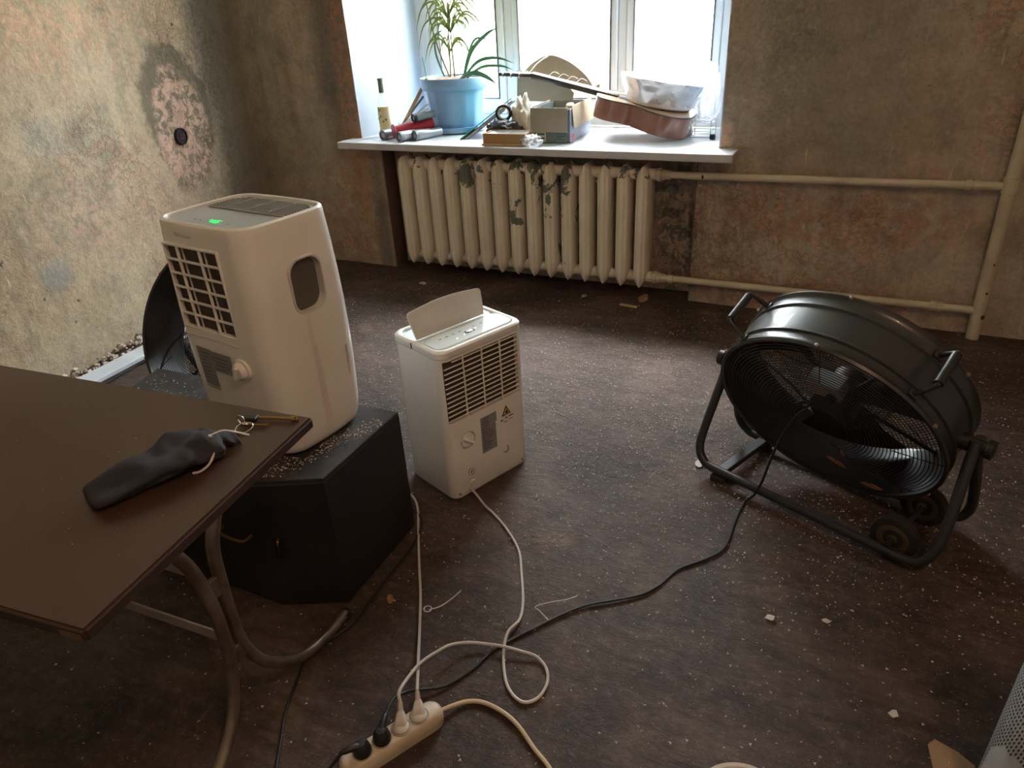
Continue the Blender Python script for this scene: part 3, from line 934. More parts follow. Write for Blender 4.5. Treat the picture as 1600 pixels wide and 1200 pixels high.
    for k in range(6):
        a = R(28 + 60 * k)
        for y in (-W + 0.004, W - 0.004):
            m_ = MB(); m_.lathe([(0.0, 0.0), (0.006, 0.0), (0.005, 0.006), (0.0, 0.008)], 8, 'z', Matrix.Translation((0.314 * math.cos(a), y, 0.314 * math.sin(a))) @ Matrix.Rotation(PI / 2 - a, 4, 'Y'))
            put(m_, 'bolt', 'steel_screw')
    # stand: a near and a far loop of tube meeting at the two pivots
    for s in (-1, 1):
        pts = [(-0.342, 0.012 * s, HZ + 0.015), (-0.342, 0.030 * s, HZ - 0.04), (-0.352, 0.085 * s, 0.16), (-0.352, 0.112 * s, 0.085), (-0.325, 0.125 * s, 0.045), (-0.27, 0.128 * s, 0.035),
               (0.0, 0.128 * s, 0.034), (0.25, 0.128 * s, 0.033), (0.315, 0.126 * s, 0.040), (0.345, 0.113 * s, 0.085), (0.350, 0.085 * s, 0.16), (0.342, 0.030 * s, HZ - 0.04), (0.342, 0.012 * s, HZ + 0.015)]
        m_ = MB(); m_.tube(pts, 0.0135, 12, smooth=5); m_.build('stand_tube', 'fan_tube', t, smooth=True)
    for s in (-1, 1):
        m_ = MB(); m_.lathe([(0.0, 0.30), (0.022, 0.30), (0.022, 0.325), (0.017, 0.330), (0.017, 0.360), (0.024, 0.362), (0.024, 0.378), (0.0, 0.380)], 16, 'x', Matrix.Translation((0, 0, HZ)) @ (Matrix.Identity(4) if s > 0 else Matrix.Scale(-1, 4, (1, 0, 0))))
        m_.build('pivot_knob', 'black_plastic', t, smooth=True)
    m_ = MB(); m_.bev((-0.262, 0, 0.030), (0.032, 0.255, 0.020), 0.003); cb = m_.build('cross_bar', 'fan_tube', t)
    for s in (-1, 1):
        m_ = MB(); m_.bev((-0.262, 0.128 * s, 0.011), (0.045, 0.04, 0.022), 0.004); m_.build('rubber_foot', 'rubber', cb)
    m_ = MB(); m_.tube([(0.245, -0.135, 0.060), (0.245, 0.135, 0.060)], 0.008, 10); m_.build('axle', 'fan_tube', t)
    for s in (-1, 1):
        o = Matrix.Translation((0.245, 0.094 * s, 0.061))
        m_ = MB(); m_.lathe([(0.030, -0.014), (0.050, -0.016), (0.058, -0.013), (0.061, -0.006), (0.061, 0.006), (0.058, 0.013), (0.050, 0.016), (0.030, 0.014)], 32, 'y', o); wh = m_.build('wheel', 'rubber', t, smooth=True)
        m_ = MB(); m_.lathe([(0.0, -0.019), (0.012, -0.019), (0.013, -0.012), (0.024, -0.0115), (0.028, -0.016), (0.038, -0.0165), (0.041, -0.0155), (0.041, 0.0155), (0.038, 0.0165), (0.028, 0.016), (0.024, 0.0115), (0.013, 0.012), (0.012, 0.019), (0.0, 0.019)], 28, 'y', o); m_.build('wheel_rim', 'wheel_brown', wh, smooth=True)
    if cord:
        m_ = MB(); m_.tube(tolocal(t, cord[0]), 0.0036, 8, smooth=6); c = m_.build('power_cord', 'cord_black', t, smooth=True)
        black_plug(c, t, *cord[1])
    return t

def black_plug(cordobj, root, pos, direction):
    """round mains plug sitting in a socket, its tail leaving along direction"""
    P = tolocal(root, [pos])[0]
    d = Vector(direction)
    q = (Matrix.Rotation(-root.rotation_euler.z, 3, 'Z') @ d).normalized()
    m_ = MB()
    m_.lathe([(0.0, 0.0), (0.0185, 0.0), (0.0185, 0.010), (0.016, 0.022), (0.009, 0.030), (0.0, 0.031)], 20, 'z', Matrix.Translation(P))
    m_.tube([P + Vector((0, 0, 0.018)), P + q * 0.016 + Vector((0, 0, 0.026)), P + q * 0.038 + Vector((0, 0, 0.028))], 0.0085, 10, smooth=3, taper=lambda s: 1.25 - 0.6 * s)
    m_.build('plug', 'black_plastic', cordobj, smooth=True)

def white_plug(cordobj, root, pos, direction):
    """grey angled mains plug standing up out of its socket"""
    P = tolocal(root, [pos])[0]
    q = (Matrix.Rotation(-root.rotation_euler.z, 3, 'Z') @ Vector(direction)).normalized()
    rot = q.to_track_quat('Z', 'Y').to_matrix()
    m_ = MB()
    m_.lathe([(0.0, -0.004), (0.0175, -0.004), (0.0175, 0.006), (0.013, 0.010), (0.0, 0.011)], 18, 'z', Matrix.Translation(P))
    rings = []
    for h, w, d_ in ((0.0, 0.026, 0.022), (0.011, 0.027, 0.023), (0.016, 0.024, 0.020), (0.026, 0.019, 0.016), (0.032, 0.014, 0.012)):
        rings.append([P + rot @ p for p in rrect(w, d_, 0.005, h, 3)])
    m_.loft(rings)
    for k in range(4):
        m_.lathe([(0.0, 0.0), (0.0066 - 0.0005 * k, 0.0), (0.0066 - 0.0005 * k, 0.0032), (0.0, 0.0032)], 10, 'z', Matrix.Translation(P + q * (0.032 + 0.0045 * k)) @ rot.to_4x4())
    m_.lathe([(0.0042, 0.030), (0.0036, 0.054)], 10, 'z', Matrix.Translation(P) @ rot.to_4x4())
    m_.build('plug', 'plug_grey', cordobj, smooth=True)
    return P

# power strip geometry comes first: the plugs need its sockets
SD = Vector((0.4735, 0.8808, 0)).normalized()
SC = Vector((-0.683, 0.696, 0))
SOCK = [SC + SD * k + Vector((0, 0, 0.038)) for k in (-0.0655, -0.0215, 0.0215, 0.0645)]

FANC = [(-0.02, 1.80, 0.36), (-0.055, 1.775, 0.33), (-0.085, 1.775, 0.25), (-0.105, 1.785, 0.16), (-0.118, 1.79, 0.085), (-0.135, 1.785, 0.03), (-0.157, 1.775, 0.006), (-0.168, 1.675, .005), (-0.169, 1.6, .005), (-0.178, 1.54, .005),
        (-0.215, 1.484, .005), (-0.269, 1.422, .005), (-0.3, 1.346, .005), (-0.336, 1.295, .005), (-0.39, 1.253, .005), (-0.444, 1.214, .005), (-0.492, 1.16, .005), (-0.534, 1.098, .005), (-0.565, 1.053, .005),
        (-0.602, 0.989, .005), (-0.62, 0.928, .005), (-0.644, 0.88, .005), (-0.662, 0.853, .008), (-0.69, 0.830, .014), (-0.715, 0.800, .028), (-0.722, 0.76, .048)]
pb = SOCK[1]
FANC.append((pb.x - 0.012, pb.y + 0.036, pb.z + 0.029))
fan1 = make_fan((0.042, 1.879, 0), R(-22.7), 27.8, 'black drum fan tilted down on a wheeled tube stand, in front of the heating riser', (FANC, (pb, (-0.35, 1.0, 0))))
pa = SOCK[0]
LFC = [(-2.0, 1.62, 0.22), (-1.86, 1.60, 0.05), (-1.7, 1.52, .006), (-1.3, 1.42, .005), (-1.05, 1.36, .005), (-0.985, 1.25, .005), (-0.975, 1.096, .005), (-0.968, 1.0, .005), (-0.962, 0.935, .005), (-0.985, 0.86, .005), (-1.001, 0.794, .005), (-0.975, 0.728, .005),
       (-0.949, 0.667, .005), (-0.907, 0.603, .005), (-0.875, 0.555, .005), (-0.85, 0.52, .005), (-0.81, 0.515, .008), (-0.77, 0.55, .02), (pa.x - 0.022, pa.y - 0.030, pa.z + 0.029)]
fan2 = make_fan((-2.02, 1.64, 0), R(0), -29, 'black drum fan by the left wall, half hidden behind the larger dehumidifier', (LFC, (pa, (-0.59, -0.81, 0))))
# dry leaf scraps caught in the front guard of the near fan
for (x, z, s, a) in ((0.03, -0.165, 0.020, 20), (0.055, -0.10, 0.010, 70), (0.120, -0.240, 0.022, -12)):
    D = Matrix.Translation((0, 0, 0.347)) @ Matrix.Rotation(R(27.8), 4, 'X')
    m_ = MB(); m_.prism([(-s * 1.5, 0), (-s * .8, s * .5), (0, s * .35), (s * .4, s * .6), (s * 1.5, -s * .1), (s * .6, -s * .5), (-s * .5, -s * .4)], 0.0015, M=D @ Matrix.Translation((x, -(0.0875 - 0.006 + 0.022 * (1 - (x * x + z * z) / 0.09)) - 0.005, z)) @ Matrix.Rotation(R(a), 4, 'Y'), axis='y')
    o = m_.build('dry_leaf_scrap', 'leaf_dry', fan1)
    o['label'] = 'orange-brown dry leaf scrap on the guard'

# ------------------------------------------------------------------ large dehumidifier on the speaker cabinet
BD = thing('dehumidifier', 'large beige-white dehumidifier with green digits, standing on the black cabinet', 'dehumidifier', (-1.255, 1.15, 0.402), R(-7))
BH = 0.565
def bsec(z):
    t = z / BH
    w = 0.300 + 0.022 * math.sin(PI * min(1, t * 1.05)) ** 0.8
    d = 0.252 + 0.016 * math.sin(PI * t) ** 0.8
    return w, d
rings = []
for z in (0.0, 0.004, 0.012, 0.03, 0.07, 0.13, 0.2, 0.27, 0.34, 0.41, 0.47, 0.51, 0.54, 0.556):
    w, d = bsec(z)
    e = {0.0: 0.022, 0.004: 0.013, 0.012: 0.006, 0.03: 0.002}.get(z, 0.0)
    rings.append(rrect(w - 2 * e, d - 2 * e, 0.044, z, 8, bulge=0.009))
for z, e in ((0.562, 0.002), (0.565, 0.006), (0.5655, 0.010), (0.563, 0.0125), (0.552, 0.0135)):
    w, d = bsec(0.556)
    rings.append(rrect(w - 2 * e, d - 2 * e, 0.044 - e, z, 8, bulge=0.009))
m_ = MB(); m_.loft(rings); body = m_.build('body', 'white_plastic_warm', BD)
cuts = []
c = MB(); c.bev((-0.020, -0.138, 0.414), (0.188, 0.044, 0.196), 0.004); cuts.append(c.build('cutter', None))
c = MB(); c.loft([[Vector((x, p.x + 0.006, p.y + 0.411)) for p in rrect(0.088, 0.122, 0.030, 0, 6)] for x in (0.150, 0.20)]); cuts.append(c.build('cutter', None))
c = MB(); c.box((-0.036, -0.14, 0.5385), (0.058, 0.022, 0.008)); cuts.append(c.build('cutter', None))
c = MB(); c.bev((0.162, 0.086, 0.185), (0.02, 0.007, 0.085), 0.003); cuts.append(c.build('cutter', None))
cut(body, cuts)
for p in body.data.polygons: p.use_smooth = True
body.data.set_sharp_from_angle(angle=R(32))
m_ = MB(); m_.box((-0.020, -0.1275, 0.414), (0.188, 0.004, 0.196)); m_.build('filter', 'filter_dark', BD)
gz0, gz1 = 0.316, 0.512
gfr = MB()
grl = gfr.bev((-0.020, -0.136, 0.3145), (0.194, 0.010, 0.006), 0.002).bev((-0.020, -0.136, 0.5135), (0.194, 0.010, 0.006), 0.002).bev((-0.1145, -0.1345, 0.414), (0.006, 0.010, 0.20), 0.002).bev((0.0745, -0.136, 0.414), (0.006, 0.010, 0.20), 0.002).build('grille_frame', 'white_plastic_warm', BD)
for k in range(1, 6):
    z = gz0 + (gz1 - gz0) * k / 6
    m_ = MB(); m_.bev((-0.020, -0.1375, z), (0.190, 0.006, 0.0052), 0.0015); m_.build('grille_rib', 'white_plastic_warm', grl)
for x in (-0.065, 0.014):
    m_ = MB(); m_.bev((x, -0.1385, 0.414), (0.0052, 0.006, 0.196), 0.0015); m_.build('grille_rib', 'white_plastic_warm', grl)
for x in (-0.057, 0.022):
    m_ = MB(); m_.bev((x, -0.1315, 0.414), (0.002, 0.004, 0.196), 0.0006); m_.build('grille_rib', 'white_plastic_warm', grl)
# faint outline of the removable filter door below the grille
m_ = MB(); m_.bev((-0.022, -0.1415, 0.296), (0.200, 0.003, 0.003), 0.0008); m_.bev((0.0775, -0.1395, 0.303), (0.003, 0.003, 0.016), 0.0008); m_.build('door_seam', 'grille_plastic', BD)
m_ = MB(); m_.loft([rrect(0.300 - 0.029, 0.252 - 0.031, 0.034, z, 8, bulge=0.008) for z in (0.548, 0.558)]); tp = m_.build('control_panel', 'panel_grey', BD)
m_ = MB(); m_.loft([[p for p in rrect(0.262, 0.098, 0.040, z, 6, oy=0.058, bulge=0.002)] for z in (0.5575, 0.5586)]); tv = m_.build('outlet', 'vent_dark', BD)
for k in range(11):
    y = 0.014 + 0.0086 * k
    w = 0.258 if y < 0.075 else 0.258 - (y - 0.075) * 1.9
    m_ = MB(); m_.bev((0, y, 0.5605), (w, 0.0028, 0.0045), 0.0008); m_.build('slat', 'slat_grey', tv)
for x in (-0.07, 0.0, 0.07):
    m_ = MB(); m_.bev((x, 0.058, 0.5615), (0.0028, 0.092, 0.004), 0.0008); m_.build('slat', 'slat_grey', tv)
m_ = MB(); m_.bev((0.0, 0.0105, 0.5595), (0.262, 0.006, 0.003), 0.001); m_.build('panel_step', 'panel_grey', tp)
m_ = MB(); seven_seg(m_, '46', -0.012, -0.086, 0.5587, 0.011, 0.018, 0.0022, 0.010); m_.build('display_digits', 'led_green', tp)['label'] = 'glowing green digits'
m_ = MB()
for x in (-0.06, -0.04, 0.034, 0.056):
    m_.lathe([(0.0, 0.5581), (0.0028, 0.5581), (0.0028, 0.5588), (0.0, 0.5588)], 10, 'z', Matrix.Translation((x, -0.080, 0)))
m_.build('touch_keys', 'slat_grey', tp)
m_ = MB(); m_.loft([[Vector((x, p.x + 0.006, p.y + 0.411)) for p in rrect(0.088 - e, 0.122 - e, 0.030, 0, 6)] for x, e in ((0.1495, 0.0), (0.1525, 0.0))]); m_.build('side_handle', 'handle_grey', BD)
m_ = MB(); m_.loft([[Vector((x, p.x + 0.006, p.y + 0.411)) for p in rrect(0.088 + e, 0.122 + e, 0.032, 0, 6)] for x, e in ((0.164, 0.010), (0.1705, 0.007), (0.1705, 0.0), (0.151, -0.002))], cap=False); m_.build('handle_rim', 'grille_plastic', BD, smooth=True)
YF = -0.1365
def slab(parent, name, m, poly, y=YF, t=0.0012):
    m_ = MB(); m_.prism(poly, t, axis='y', base=y - t); return m_.build(name, m, parent)
def ysurf(x, z):
    w, d = bsec(z)
    return -(d / 2 + 0.009 * (1 - (2 * x / w) ** 2))
def decal(parent, name, m, x0, x1, zt, zb, lift=0.0012, skew=0.0):
    vs, fs = [], []
    for i in range(9):
        x = x0 + (x1 - x0) * i / 8
        for z in (zt, (zt + zb) / 2, zb):
            zz = z + skew * (x - x0)
            vs.append((x, ysurf(x, zz) - lift, zz))
    for i in range(8):
        for k in range(2):
            fs.append((i * 3 + k, i * 3 + k + 1, (i + 1) * 3 + k + 1, (i + 1) * 3 + k))
    m_ = MB(); m_.add(vs, fs); return m_.build(name, m, parent, fix=False)
lb = decal(BD, 'rating_label', 'label_grey', -0.098, -0.042, 0.266, 0.163)
decal(BD, 'energy_label', 'label_grey', -0.0415, 0.034, 0.264, 0.211, 0.0016)
decal(BD, 'label_edge', 'handle_grey', -0.100, -0.040, 0.1595, 0.157, 0.0014)
for k in range(9):
    w_ = 0.040 - 0.006 * (k % 3)
    decal(lb, 'label_text', 'label_ink', -0.090, -0.090 + w_, 0.2545 - 0.010 * k, 0.2525 - 0.010 * k, 0.0018)
for k in range(4):
    decal(lb, 'label_text', 'label_ink', -0.034, 0.022 - 0.01 * (k % 2), 0.2505 - 0.010 * k, 0.2485 - 0.010 * k, 0.0022)
m_ = MB(); m_.lathe([(0.0, -0.156), (0.016, -0.155), (0.021, -0.150), (0.022, -0.143), (0.027, -0.142), (0.027, -0.130), (0.0, -0.130)], 24, 'y', Matrix.Translation((0.068, -0.005, 0.238))); kn = m_.build('drain_cap', 'white_plastic_warm', BD, smooth=True)
m_ = MB(); m_.bev((0.068, -0.163, 0.238), (0.010, 0.010, 0.036), 0.003, rot=RY(25)); m_.build('cap_grip', 'white_plastic_warm', kn)
m_ = MB(); m_.lathe([(0.0, -0.150), (0.012, -0.149), (0.017, -0.135), (0.0, -0.12)], 16, 'y', Matrix.Translation((0.118, 0.008, 0.118))); m_.build('drain_spout', 'white_plastic_warm', BD, smooth=True)
vs, fs = [], []
for k in range(15):
    z = 0.335 - 0.30 * k / 14
    w, d = bsec(z)
    for y in (-0.020 + 0.004 * k / 14, -0.008 + 0.014 * k / 14):
        vs.append((w / 2 + 0.009 * (1 - (2 * y / d) ** 2) + 0.0006, y, z))
for k in range(14):
    fs.append((2 * k, 2 * k + 1, 2 * k + 3, 2 * k + 2))
m_ = MB(); m_.add(vs, fs); m_.build('dirt_streak', 'streak_pink', BD, fix=False)
BDC = [(-1.25, 1.275, 0.46), (-1.25, 1.33, 0.43), (-1.25, 1.375, 0.34), (-1.25, 1.39, 0.2), (-1.235, 1.41, 0.05), (-1.19, 1.435, 0.008), (-1.12, 1.43, 0.005), (-1.066, 1.388, .005), (-1.0, 1.289, .005), (-0.926, 1.177, .005), (-0.858, 1.076, .005), (-0.802, 0.984, .006), (-0.752, 0.905, .026)]
p4 = SOCK[3]
dB = Vector((-0.42, 0.62, 0.55)).normalized()
BDC.append((-0.708, 0.838, 0.053))
BDC.append(tuple(Vector(p4) + dB * 0.050))
m_ = MB(); m_.tube(tolocal(BD, [(x, y, z - 0.0) for x, y, z in BDC]), 0.0038, 8, smooth=6); cB = m_.build('power_cord', 'cord_grey', BD, smooth=True)
white_plug(cB, BD, p4, dB)

# ------------------------------------------------------------------ small dehumidifier on the floor
SMD = thing('dehumidifier', 'small white dehumidifier on the floor with its top flap raised', 'dehumidifier', (-1.017, 1.640, 0), R(68.5))
SW, SDp, SH = 0.318, 0.234, 0.508
rings = [rrect(SW - 2 * e, SDp - 2 * e, 0.032, z, 6) for z, e in ((0.0, 0.008), (0.004, 0.003), (0.012, 0.0), (0.15, -0.001), (0.3, -0.001), (0.44, 0.0), (0.486, 0.0))]
m_ = MB(); m_.loft(rings); sb = m_.build('body', 'white_plastic_warm', SMD)
c = MB(); c.bev((-0.008, -0.115, 0.378), (0.278, 0.05, 0.200), 0.003); c2 = MB(); c2.bev((-0.160, 0.100, 0.128), (0.02, 0.010, 0.12), 0.003)
c3 = MB(); c3.lathe([(0.0, -0.130), (0.0300, -0.130), (0.0290, -0.109), (0.0, -0.109)], 28, 'y', Matrix.Translation((-0.088, 0, 0.199)))
cut(sb, [c.build('cutter', None), c2.build('cutter', None), c3.build('cutter', None)])
for p in sb.data.polygons: p.use_smooth = True
sb.data.set_sharp_from_angle(angle=R(32))
m_ = MB(); m_.loft([rrect(SW + 2 * e, SDp + 2 * e, 0.034, z, 6) for z, e in ((0.487, 0.0005), (0.489, 0.002), (0.505, 0.002), (0.510, -0.002), (0.5115, -0.008), (0.5095, -0.013), (0.503, -0.014))]); lid = m_.build('lid', 'white_plastic', SMD, smooth=True)
m_ = MB(); m_.loft([rrect(SW - 0.034, 0.082, 0.018, z, 5, oy=-0.052) for z in (0.503, 0.5105)]); cp = m_.build('control_panel', 'panel_pale', SMD, smooth=True)
m_ = MB(); m_.loft([rrect(SW - 0.038 + e, 0.090 + e, 0.022, z, 5, oy=0.048) for z, e in ((0.5030, 0), (0.5055, 0), (0.5055, -0.03))]); ov = m_.build('outlet', 'panel_pale', SMD, smooth=True)
# raised louvre flap, hinged behind the control panel
FT = Matrix.Translation((-0.012, 0.014, 0.508)) @ Matrix.Rotation(R(-16), 4, 'X')
outl = [(-0.128, 0.0), (0.128, 0.0), (0.137, 0.072), (0.134, 0.079), (0.127, 0.0825)] + [(0.127 - 0.254 * k / 12, 0.0825 + 0.010 * math.sin(PI * k / 12)) for k in range(1, 12)] + [(-0.127, 0.0825), (-0.134, 0.079), (-0.137, 0.072)]
m_ = MB(); m_.prism(outl, 0.005, axis='y', base=-0.0025, M=FT); m_.build('flap', 'panel_trim', SMD, smooth=True)
m_ = MB(); m_.box((0.0, -0.058, 0.5112), (0.030, 0.014, 0.001)); ds = m_.build('display', 'screen_dark', cp)
m_ = MB(); seven_seg(m_, '48', -0.0085, -0.0625, 0.5122, 0.0062, 0.009, 0.0016, 0.005); m_.build('display_digits', 'led_white', ds)
m_ = MB()
for x, y in ((-0.058, -0.072), (-0.026, -0.066), (0.026, -0.054)):
    m_.lathe([(0, 0.5107), (0.0022, 0.5107), (0.0022, 0.5115), (0, 0.5115)], 8, 'z', Matrix.Translation((x, y, 0)))
m_.build('indicator_lights', 'led_white', cp)
m_ = MB()
for x in (-0.095, -0.07, -0.045, -0.022, 0.03, 0.06):
    m_.box((x, -0.038, 0.5108), (0.008, 0.004, 0.0006))
m_.build('key_marks', 'label_grey', cp)
for x in (-0.162, 0.162):
    m_ = MB(); m_.box((x, 0.012, 0.499), (0.002, 0.003, 0.018)); m_.build('seam', 'filter_dark', lid)
# intake grille: thirteen slats, three uprights, dark inside
m_ = MB(); m_.box((-0.008, -0.100, 0.378), (0.278, 0.004, 0.200)); m_.build('filter', 'filter_dark', SMD)
NS = 13
for k in range(NS):
    z = 0.278 + 0.200 * (k + 0.55) / NS
    x0, x1 = -0.147, 0.131
    if k == NS - 1:
        x0 = -0.118
    m_ = MB(); m_.bev(((x0 + x1) / 2, -0.1145, z), (x1 - x0, 0.004, 0.0036), 0.0011); m_.build('grille_slat', 'white_plastic_warm', SMD)
for x in (-0.078, -0.008, 0.062):
    m_ = MB(); m_.bev((x, -0.1150, 0.378), (0.0042, 0.005, 0.200), 0.0012); m_.build('grille_upright', 'white_plastic_warm', SMD)
ys = -SDp / 2 - 0.001
m_ = MB(); m_.lathe([(0.0, ys + 0.010), (0.0235, ys + 0.010), (0.0240, ys + 0.001), (0.0225, ys - 0.001), (0.0, ys - 0.0015)], 28, 'y', Matrix.Translation((-0.088, 0, 0.199))); kn = m_.build('drain_cap', 'white_plastic_warm', SMD, smooth=True)
m_ = MB(); m_.bev((-0.088, ys - 0.005, 0.199), (0.041, 0.014, 0.010), 0.004, rot=RY(38)); m_.build('cap_grip', 'white_plastic', kn)
lb = slab(SMD, 'rating_label', 'label_grey', [(-0.036, 0.250), (0.028, 0.250), (0.028, 0.217), (0.023, 0.217), (0.023, 0.124), (-0.036, 0.124)], ys)
m_ = MB()
random.seed(4)
for k in range(13):
    w = random.uniform(0.02, 0.048)
    m_.box((-0.031 + w / 2, ys - 0.0016, 0.243 - 0.0088 * k), (w, 0.0008, 0.0018))
m_.build('label_text', 'label_ink', lb)
st = slab(SMD, 'warning_sticker', 'sticker_black', [(0.050, 0.219), (0.088, 0.219), (0.069, 0.253)], ys)
slab(SMD, 'sticker_field', 'sticker_yellow', [(0.0560, 0.2225), (0.0820, 0.2225), (0.069, 0.2455)], ys - 0.0012).parent = st
slab(SMD, 'flame_mark', 'sticker_black', [(0.0645, 0.2255), (0.0735, 0.2255), (0.075, 0.231), (0.0718, 0.2325), (0.0695, 0.2395), (0.066, 0.234), (0.0635, 0.2305)], ys - 0.0024).parent = st
m_ = MB()
for (x, z, w) in ((0.049, 0.205, 0.011), (0.068, 0.209, 0.008), (0.088, 0.210, 0.018), (0.064, 0.196, 0.014), (0.086, 0.199, 0.016)):
    m_.box((x, ys - 0.0006, z), (w, 0.0008, 0.0045 if z > 0.2 else 0.002))
m_.build('caution_text', 'ink_red', SMD)
m_ = MB(); m_.tube([(0.066, ys, 0.105), (0.068, ys - 0.002, 0.094), (0.058, ys - 0.003, 0.086), (0.050, ys, 0.090)], 0.0022, 7, smooth=4); m_.build('cable_clip', 'slat_grey', SMD, smooth=True)
m_ = MB(); m_.lathe([(0.013, ys + 0.002), (0.013, ys - 0.0015), (0.0115, ys - 0.0018), (0.0115, ys + 0.002)], 20, 'y', Matrix.Translation((-0.086, 0, 0.083))); m_.build('hose_port', 'slat_grey', SMD, smooth=True)
m_ = MB(); m_.box((-0.086, ys - 0.001, 0.083), (0.003, 0.0012, 0.013), RY(35)); m_.build('port_slot', 'filter_dark', SMD)
m_ = MB(); m_.lathe([(0.0, ys - 0.003), (0.010, ys - 0.003), (0.0115, ys), (0.0115, ys + 0.003), (0.0, ys + 0.003)], 20, 'y', Matrix.Translation((-0.084, 0, 0.040))); m_.build('drain_plug', 'grille_plastic', SMD, smooth=True)
for x in (-0.136, 0.126):
    m_ = MB(); m_.lathe([(0.0, ys), (0.0038, ys), (0.0038, ys + 0.003), (0.0, ys + 0.003)], 10, 'y', Matrix.Translation((x, 0, 0.022))); m_.build('screw', 'steel_screw', SMD)
SMC = [(-0.950, 1.507, 0.026), (-0.920, 1.494, 0.022), (-0.872, 1.466, 0.008), (-0.83, 1.443, 0.005), (-0.769, 1.4, .005), (-0.694, 1.328, .005), (-0.644, 1.241, .005), (-0.602, 1.159, .005), (-0.583, 1.099, .009), (-0.590, 1.052, .013), (-0.583, 1.013, .007), (-0.56, 0.963, .005), (-0.531, 0.92, .005), (-0.499, 0.897, .005), (-0.472, 0.895, .005), (-0.452, 0.918, .005), (-0.449, 0.959, .005),
       (-0.467, 0.994, .006), (-0.5, 1.013, .008), (-0.536, 1.009, .013), (-0.574, 1.003, .017), (-0.615, 0.996, .015), (-0.659, 0.980, .018), (-0.688, 0.945, .034), (-0.700, 0.905, .048), (-0.711, 0.862, .058), (-0.713, 0.822, .064)]
p3 = SOCK[2]
dS = Vector((-0.36, 0.60, 0.58)).normalized()
SMC += [tuple(Vector(p3) + dS * 0.068 + Vector((-0.003, 0.004, -0.001))), tuple(Vector(p3) + dS * 0.050)]
m_ = MB(); m_.tube(tolocal(SMD, SMC), 0.0038, 8, smooth=6); cS = m_.build('power_cord', 'cord_grey', SMD, smooth=True)
white_plug(cS, SMD, p3, dS)

# ------------------------------------------------------------------ power strip
ps = thing('power_strip', 'grubby cream four-socket power strip with trailing cream cord', 'power strip', (SC.x, SC.y, 0), math.atan2(SD.y, SD.x))
rings = [rrect(0.232 - 2 * e, 0.056 - 2 * e, 0.024, z, 6) for z, e in ((0.0, 0.004), (0.003, 0.001), (0.018, 0.0), (0.030, 0.001), (0.038, 0.006), (0.040, 0.010))]
m_ = MB(); m_.loft(rings); m_.build('housing', 'strip_body', ps, smooth=True)
for k in (-0.0655, -0.0215, 0.0215, 0.0645):
    m_ = MB(); m_.lathe([(0.0215, 0.0400), (0.0215, 0.0412), (0.0195, 0.0415), (0.0190, 0.0404), (0.0, 0.0403)], 24, 'z', Matrix.Translation((k, 0, 0))); m_.build('socket', 'socket_in', ps, smooth=True)
EXT = [tuple(SC + SD * 0.112 + Vector((0, 0, 0.016))), (-0.612, 0.820, 0.012), (-0.590, 0.845, .007), (-0.557, 0.857, .006), (-0.508, 0.853, .006), (-0.462, 0.836, .006), (-0.411, 0.803, .006), (-0.367, 0.778, .006), (-0.32, 0.735, .006), (-0.25, 0.68, .006), (-0.1, 0.55, .006), (0.05, 0.3, .006), (0.1, 0.0, .006), (0.0, -0.5, .006)]
m_ = MB(); m_.tube(tolocal(ps, EXT), 0.0048, 8, smooth=6); m_.build('power_cord', 'cord_cream', ps, smooth=True)

# ------------------------------------------------------------------ speaker cabinet
SPK = thing('speaker_cabinet', 'black speaker cabinet lying on the floor beneath the large dehumidifier, its top dusted with crumbs', 'speaker', (-1.45, 1.09, 0))
poly = [(-1.012, 0.980), (-1.018, 1.302), (-1.895, 1.258), (-1.860, 1.120), (-1.735, 0.905), (-1.165, 0.905)]
def shr(e):
    cx, cy = -1.45, 1.09
    out = []
    for x, y in poly:
        d = Vector((x - cx, y - cy)); out.append((x - cx - d.x / d.length * e, y - cy - d.y / d.length * e))
    return out
m_ = MB(); m_.loft([[Vector((x, y, z)) for x, y in shr(e)] for z, e in ((0.012, 0.004), (0.016, 0.0), (0.386, 0.0), (0.391, 0.003))]); m_.build('carcass', 'cabinet_black', SPK)
m_ = MB(); m_.loft([[Vector((x, y, z)) for x, y in shr(e)] for z, e in ((0.3905, 0.0015), (0.398, 0.0015), (0.400, 0.004))]); m_.build('top_panel', 'cabinet_top', SPK)
for (x, y) in ((0.38, -0.03), (0.39, 0.17), (-0.39, 0.13), (-0.25, -0.14)):
    m_ = MB(); m_.lathe([(0.02, 0.0), (0.022, 0.003), (0.022, 0.012), (0.0, 0.012)], 12, 'z', Matrix.Translation((x, y, 0))); m_.build('foot', 'rubber', SPK)
# slim brass handles on the near faces
def brass_handle(px, py, z, az):
    M = Matrix.Translation((px + 1.45, py - 1.09, z)) @ Matrix.Rotation(az, 4, 'Z')
    m_ = MB(); m_.bev((0, -0.002, 0), (0.024, 0.004, 0.064), 0.008, M=M); h = m_.build('handle_plate', 'black_plastic', SPK)
    m_ = MB(); m_.tube([(0.0, -0.003, -0.026), (0, -0.013, -0.022), (0, -0.016, 0.0), (0, -0.013, 0.022), (0, -0.003, 0.026)], 0.0042, 8, smooth=4, M=M); m_.build('handle_bar', 'brass_dull', h, smooth=True)
az_ = math.atan2(0.980 - 0.905, 0.153)
brass_handle(-1.135, 0.918, 0.205, az_)
m_ = MB(); m_.tube([(-1.30 + 1.45, 0.900 - 1.09, 0.235), (-1.295 + 1.45, 0.885 - 1.09, 0.222), (-1.25 + 1.45, 0.882 - 1.09, 0.218), (-1.215 + 1.45, 0.885 - 1.09, 0.222), (-1.205 + 1.45, 0.902 - 1.09, 0.232)], 0.005, 8, smooth=4); m_.build('carry_handle', 'brass_dull', SPK, smooth=True)
